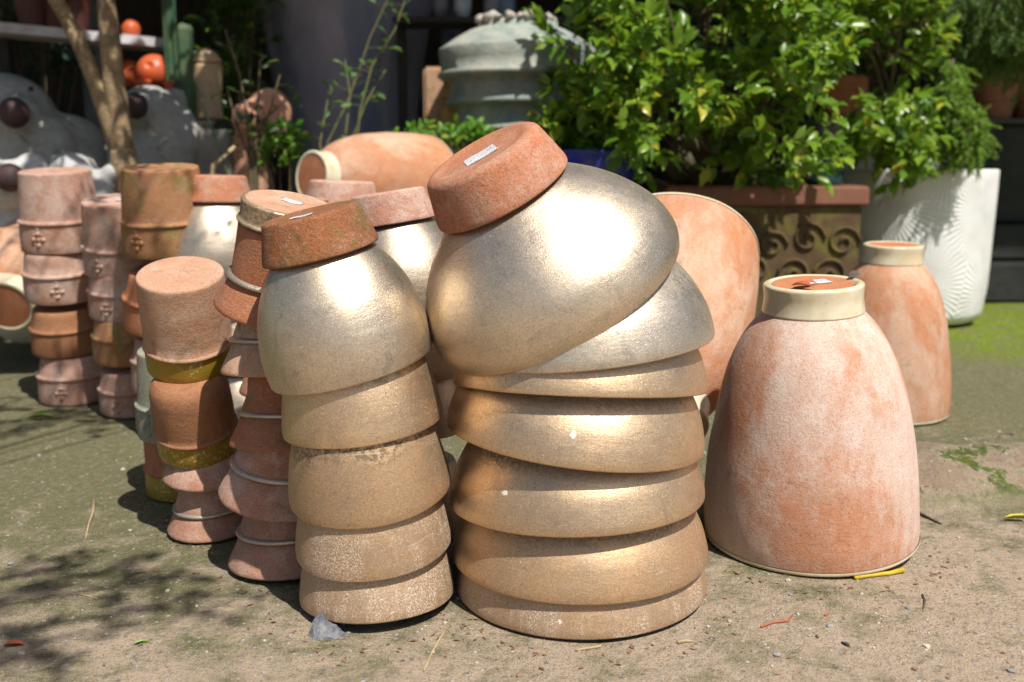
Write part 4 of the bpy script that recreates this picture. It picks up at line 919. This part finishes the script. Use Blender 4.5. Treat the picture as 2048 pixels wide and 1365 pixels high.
def bush(name, label, cat, regions, holes, Yr, n, L, base, m, berries=True, seed=1, grp=None, leaves=9, thr=.0):
    r = random.Random(seed); B = MB(); S = MB(); Q = MB(); e = empty(name, Matrix.Translation(base)); tag(e, label, cat, grp)
    wts = [a[2] * a[3] for a in regions]; cs = []; it = 0
    while len(cs) < n and it < n * 30:
        it += 1; reg = r.choices(regions, wts)[0]
        a = r.uniform(0, 6.283); q = r.random() ** .45; u = reg[0] + reg[2] * q * math.cos(a); v_ = reg[1] + reg[3] * q * math.sin(a)
        if any(((u - h[0]) / h[2]) ** 2 + ((v_ - h[1]) / h[3]) ** 2 < 1 for h in holes): continue
        Y = r.uniform(*Yr); p = at(u, v_, Y); 
        if noise.noise(p * 3.6 + Vector((seed, 0, 0))) + .5 * noise.noise(p * 8 + Vector((0, seed, 0))) < thr: continue
        cs.append(p); cs.append(p + rv(r) * .035)
    ctr = sum(cs, Vector()) / len(cs)
    for p in cs:
        out = (p - ctr).normalized() * .8 + Vector((0, -.3, .35)) + rv(r) * .45
        spray(B, S, p - base, r, leaves, L, out)
        if berries and r.random() < .42:
            for k in range(r.randint(3, 7)): Q.ball(p - base + out.normalized() * L * 1.3 + rv(r) * .011, r.uniform(.004, .0065), 1)
    # boughs
    trunks = []
    for i in range(26):
        p = r.choice(cs) - base; m1 = Vector((p.x * .35, p.y * .35, p.z * .45)) + rv(r) * .03
        S.tube([Vector((r.gauss(0, .02), r.gauss(0, .02), 0)), m1, p.lerp(m1, .35) + rv(r) * .02, p], [.010, .007, .004, .002], 5, False)
    fo = B.build('foliage', m, e); S.build('branches', M_stem, e)
    if berries: add_second(fo, Q.v, Q.f, plain('bud', (.45, .50, .05), (.35, .45, .04), .5))
    return e
bb = Vector((at(1440, 372, 4.55).x, 4.6, .66))
bush('leafy_bush', 'dense glossy green bush with yellow-green buds growing over the planter box', 'bush',
     [(1235, 110, 130, 120), (1190, 200, 85, 70), (1240, 265, 90, 50), (1300, 290, 45, 32), (1420, 80, 210, 105), (1470, 215, 110, 75), (1560, 300, 60, 48), (1490, 335, 45, 28), (1595, 325, 32, 45), (1600, 110, 120, 100), (1420, -70, 300, 80), (1290, 190, 90, 80), (1620, 240, 50, 40), (1560, 200, 80, 60)],
     [(1692, 190, 42, 42), (1385, 295, 62, 62), (1345, 250, 40, 28), (1520, 262, 40, 26), (1330, 20, 60, 40), (1640, 20, 40, 30)], (3.85, 4.7), 600, .078, bb, L_bush, seed=3)
pw = Vector((at(1772, 345, 5.25).x, 5.2, .75))
bush('leafy_bush', 'second glossy bush, trunk rising from the white starburst planter', 'bush',
     [(1775, 50, 100, 80), (1800, 170, 75, 90), (1745, 265, 75, 30), (1835, 265, 35, 45), (1815, 300, 30, 30), (1700, 290, 30, 15), (1780, -60, 120, 60)],
     [(1692, 190, 36, 36)], (4.5, 5.15), 230, .078, pw, L_bush, seed=8)
b = MB(); b.tube([pw + Vector((0, .02, -.02)), pw + Vector((-.01, 0, .15)), pw + Vector((.01, -.1, .35))], [.03, .026, .02], 10)
o = b.build('trunk', plain('red_bark', (.20, .08, .05), (.13, .06, .04), .8, 20)); par = [x for x in bpy.data.objects if x.name.startswith('leafy_bush')][-1]
o.parent = par; o.matrix_parent_inverse = par.matrix_world.inverted()
# green leaves in the blue pot
e = [x for x in bpy.data.objects if x.name == 'blue_pot'][0]; r = random.Random(4); B = MB(); S = MB()
for i in range(60):
    a = r.uniform(0, 6.28); q = .22 * r.random() ** .5; spray(B, S, Vector((q * math.cos(a), q * math.sin(a), .80 + r.uniform(-.03, .03))), r, 7, .05, Vector((r.gauss(0, .4), r.gauss(0, .4), 1)))
B.build('foliage', L_fresh, e)
def low_plant(u, v_, Y, rad, n, L, label, m, name='low_plant', hs=.06):
    p = at(u, v_, Y); r = random.Random(u); B = MB(); S = MB(); zg = p.z; e = empty(name, Matrix.Translation((p.x, Y, 0))); tag(e, label, 'plant')
    for i in range(n):
        a = r.uniform(0, 6.28); q = rad * r.random() ** .5; c = Vector((q * math.cos(a), q * math.sin(a), zg + r.uniform(-hs, hs)))
        spray(B, S, c, r, 7, L, Vector((r.gauss(0, .5), r.gauss(0, .5), 1)))
        if i % 4 == 0: S.tube([(0, 0, 0), c * .6, c], [.008, .006, .003], 5, False)
    B.build('leaves', m, e); S.build('stems', M_stem, e)
low_plant(560, 305, 4.3, .10, 26, .055, 'bright green low plant left of the lying jar', L_fresh)
low_plant(850, 285, 4.6, .17, 30, .04, 'bright green low plant behind the lying jar', L_fresh, hs=.03)
low_plant(955, 285, 4.75, .12, 22, .045, 'bright green low plant at the foot of the ringed jar', L_fresh, hs=.03)
# thin plants before the purple planter
def wiry(label, stems, Y, seed, m, L=.05, lp=5, name='wiry_plant', rad=.006, dens=1.0, mst=None):
    base = at(stems[0][0][0], stems[0][0][1], Y); base = Vector((base.x, Y, 0)); e = empty(name, Matrix.Translation(base)); tag(e, label, 'plant'); r = random.Random(seed); B = MB(); S = MB()
    for st in stems:
        pts = [at(u, v_, Y + (i * .03)) - base for i, (u, v_) in enumerate(st)]
        S.tube([Vector((r.gauss(0, .01), 0, 0))] + pts, [rad * 1.2] + [rad * (1 - .6 * i / len(pts)) for i in range(len(pts))], 6, False)
        for j in range(1, len(pts)):
            for k in range(lp):
                if r.random() > dens: continue
                c = pts[j - 1].lerp(pts[j], r.random()); d = rv(r); d.z = abs(d.z) * .4
                c2 = c + d.normalized() * r.uniform(.02, .06); S.tube([c, c2], [.0018, .001], 4, False)
                for q in range(r.randint(1, 3)): put_leaf(B, c2, d + rv(r) * .6, Vector((0, -.4, 1)) + rv(r) * .4, L * r.uniform(.6, 1.1), .9, 1.2)
    B.build('leaves', m, e); S.build('stems', mst or M_stem, e)
wiry('slender green-stemmed plant in front of the huge purple planter', [[(655, 285), (690, 215), (715, 150), (740, 75), (775, 0)], [(700, 290), (730, 210), (755, 165), (772, 140)], [(640, 285), (650, 230), (658, 185)], [(690, 280), (700, 190), (690, 120)], [(720, 220), (745, 130), (790, 60), (810, 0)]], 4.5, 5, leaf_mat('slender_leaf', (.06, .16, .03), (.10, .22, .04), (.5, .25, .05), .45, .3), .05, 5, dens=.6, rad=.005, mst=plain('green_stem', (.12, .16, .05), (.16, .14, .05), .6))
wiry('dark bare twiggy plant with few leaves in front of the terracotta figure', [[(500, 340), (495, 240), (480, 150), (450, 60)], [(510, 330), (515, 230), (520, 120)], [(515, 320), (540, 220), (560, 150)], [(500, 320), (470, 240), (455, 180)], [(505, 300), (530, 240), (575, 195)]], 4.2, 6, L_dark, .05, 6, dens=.65, rad=.007)
wiry('single long green twig before the grey trough', [[(455, 345), (435, 290), (410, 220), (385, 150)]], 4.1, 8, L_dark, .04, 1, dens=.3, rad=.004, mst=M_cac)
b = MB(); p0, p1 = at(428, 330, 4.3), at(476, 288, 4.35); b.tube([Vector((p0.x - .12, p0.y, 0)), p0, p1], [.012, .012, .008], 8); tag(b.build('cane', M_tan), 'short pale cane leaning beside the grey trough', 'cane')
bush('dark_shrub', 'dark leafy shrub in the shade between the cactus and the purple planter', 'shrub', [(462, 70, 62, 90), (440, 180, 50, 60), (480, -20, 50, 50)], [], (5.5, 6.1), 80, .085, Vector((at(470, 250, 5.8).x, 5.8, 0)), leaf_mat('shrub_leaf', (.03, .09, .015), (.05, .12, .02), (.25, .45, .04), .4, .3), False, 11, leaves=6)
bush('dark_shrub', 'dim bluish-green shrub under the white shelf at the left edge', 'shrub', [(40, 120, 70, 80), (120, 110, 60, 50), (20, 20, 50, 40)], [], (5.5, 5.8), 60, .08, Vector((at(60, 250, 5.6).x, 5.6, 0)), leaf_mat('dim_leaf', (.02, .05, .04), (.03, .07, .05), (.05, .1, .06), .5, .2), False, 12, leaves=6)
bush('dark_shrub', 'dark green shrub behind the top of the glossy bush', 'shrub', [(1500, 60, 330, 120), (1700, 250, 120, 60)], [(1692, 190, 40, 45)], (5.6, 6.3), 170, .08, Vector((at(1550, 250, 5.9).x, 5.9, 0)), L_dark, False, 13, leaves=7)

# forked tree at the left, its crown above the picture
e = empty('forked_tree', Matrix.Translation((at(262, 340, 4.3).x, 4.3, 0))); o0 = e.matrix_world.translation.copy(); tag(e, 'forked tree with pale mottled trunks, between the two grey bear statues', 'tree')
r = random.Random(21)
def TP(u, v_, Y=4.3): return at(u, v_, Y) - o0
S = MB(); k = px2m(1, 4.3)
base = [Vector((.02, 0, 0)), Vector((.0, 0, .35)), TP(252, 340), TP(245, 300)]
S.tube(base, [34 * k, 30 * k, 24 * k, 24 * k], 14)
b1 = [TP(247, 330), TP(222, 245), TP(190, 160), TP(165, 100), TP(135, 40), TP(112, 0), TP(80, -90), TP(40, -260)]
S.tube(b1, [20 * k, 20 * k, 16 * k, 15 * k, 14 * k, 14 * k, 13 * k, 10 * k], 12)
b2 = [TP(250, 340), TP(238, 240), TP(226, 150), TP(220, 80), TP(212, 0), TP(215, -120), TP(240, -300)]
S.tube(b2, [21 * k, 21 * k, 20 * k, 19 * k, 16 * k, 15 * k, 11 * k], 12)
S.build('trunk', M_bark, e)
B = MB(); S = MB()
cl = [Vector((r.uniform(-2.8, -1.4), r.uniform(4.1, 4.7), r.uniform(2.3, 2.9))) for i in range(70)]
cl = [c for c in cl if not (-1.8 < c.x < -1.15 and c.y > 4.2)]
for i in range(165):
    x = r.uniform(-3.3, -.35); y = r.uniform(3.15, 4.75); z = r.uniform(2.15, 3.1); cl.append(Vector((x, y, z)))
for c in cl:
    if -1.8 < c.x < -1.15 and c.y > 4.25: continue
    for j in range(3): spray(B, S, c - o0 + rv(r) * .09, r, 6, .11, Vector((r.gauss(0, 1), r.gauss(0, 1), .2)), .2)
    if r.random() < .4:
        s0 = r.choice([b1[-1], b2[-1], b1[-2]]); S.tube([s0, s0.lerp(c - o0, .5) + rv(r) * .08, c - o0], [.02, .012, .004], 5, False)
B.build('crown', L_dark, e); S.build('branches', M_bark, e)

# a second tree just outside the picture whose twigs throw the leaf shadows on the ground
e = empty('overhanging_tree', Matrix.Translation((-2.2, -1.2, 0))); o0 = e.matrix_world.translation.copy(); tag(e, 'tree outside the frame whose leafy twigs shade the ground at lower left', 'tree')
B = MB(); S = MB(); tr = [Vector((0, 0, 0)), Vector((.1, .05, 1.2)), Vector((.5, .2, 2.4)), Vector((1.0, .4, 3.1))]
S.tube(tr, [.13, .11, .08, .05], 12); S.build('trunk', M_bark, e); S = MB()
targets = [((60, 700), .16, 20), ((150, 800), .16, 24), ((40, 830), .14, 18), ((235, 830), .07, 8), ((20, 640), .2, 16),
           ((60, 1140), .03, 3), ((70, 1190), .03, 4), ((135, 1130), .03, 3), ((215, 1150), .03, 3), ((330, 1150), .03, 4), ((290, 1210), .03, 4), ((400, 1200), .03, 3), ((240, 1130), .02, 2), ((50, 1290), .04, 5), ((60, 1325), .03, 3)]
for (uv, rad, n) in targets:
    g_ = ground(*uv)
    for i in range(int(n * 1.7)):
        hz = r.uniform(2.6, 3.3); c = g_ + Vector((r.gauss(0, rad), r.gauss(0, rad), 0)) + SUN * (hz / SUN.z) - o0
        spray(B, S, c, r, 4, .045, Vector((r.gauss(0, 1), r.gauss(0, 1), 0)), .0)
        if i % 4 == 0: S.tube([tr[-1], tr[-1].lerp(c, .5) + Vector((0, 0, .2)), c], [.012, .008, .003], 5, False)
B.build('crown', L_dark, e); S.build('branches', M_bark, e)

# conifer at the right with a drooping lit branch
L_con = leaf_mat('conifer_needle', (.17, .34, .035), (.30, .46, .06), (.3, .35, .1), .5, .35)
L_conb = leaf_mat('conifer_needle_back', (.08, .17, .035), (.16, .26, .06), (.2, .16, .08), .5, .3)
def needles(B, c, d, r, L, n, w_=.0022):
    d = d.normalized()
    for i in range(n):
        t_ = i / n; p = c + d * L * t_; s = rv(r); s = (s - d * s.dot(d)).normalized(); q = (s * .75 + d * .9).normalized() * L * .30 * (1.1 - t_ * .6)
        x = q.cross(rv(r)).normalized() * w_; k = len(B.v); B.v += [p - x, p + x, p + q * .6 + x * .8, p + q]; B.f += [(k, k + 1, k + 2, k + 3)]
def conifer(label, paths, dens, L, m, seed, Yb, spread, nn=26):
    base = Vector((2.95, 5.5, 0)); e = empty('conifer', Matrix.Translation(base)); tag(e, label, 'conifer'); r = random.Random(seed); B = MB(); S = MB()
    for pth in paths:
        pts = [at(u, v_, Y) - base for (u, v_, Y) in pth]
        S.tube(pts, [.012] * (len(pts) - 1) + [.003], 5, False)
        for j in range(1, len(pts)):
            seg = pts[j] - pts[j - 1]
            for i in range(int(seg.length * dens)):
                c = pts[j - 1] + seg * r.random(); out = rv(r) * .55 + seg.normalized() * .55 + Vector((0, 0, -.28))
                c += rv(r) * spread
                needles(B, c, out, r, L * r.uniform(.7, 1.2), nn)
    B.build('foliage', m, e); S.build('branches', M_stem, e); return e
conifer('feathery green conifer branch drooping over the white planter, lit by the sun', [[(1905, 120, 4.95), (1900, 170, 4.9), (1915, 215, 4.85), (1935, 260, 4.8), (1940, 300, 4.8), (1945, 330, 4.8)], [(1900, 150, 4.95), (1885, 210, 4.9), (1900, 270, 4.9), (1915, 315, 4.88)], [(1935, 215, 4.85), (1960, 255, 4.8), (1965, 280, 4.8)]], 420, .085, L_con, 31, 4.9, .024, 34)
ph = []
for i in range(26):
    u0 = 1870 + (i * 53) % 300; v0 = -80 + (i * 37) % 170; Yc = 4.95 + (i % 5) * .09
    ph.append([(u0, v0 - 40, Yc), (u0 + 12 * math.sin(i), v0 + 20, Yc), (u0 + 25 * math.sin(i * 2.0), v0 + 85, Yc)])
conifer('dense feathery conifer filling the upper right corner', ph, 260, .10, L_conb, 32, 5.3, .05, 30)
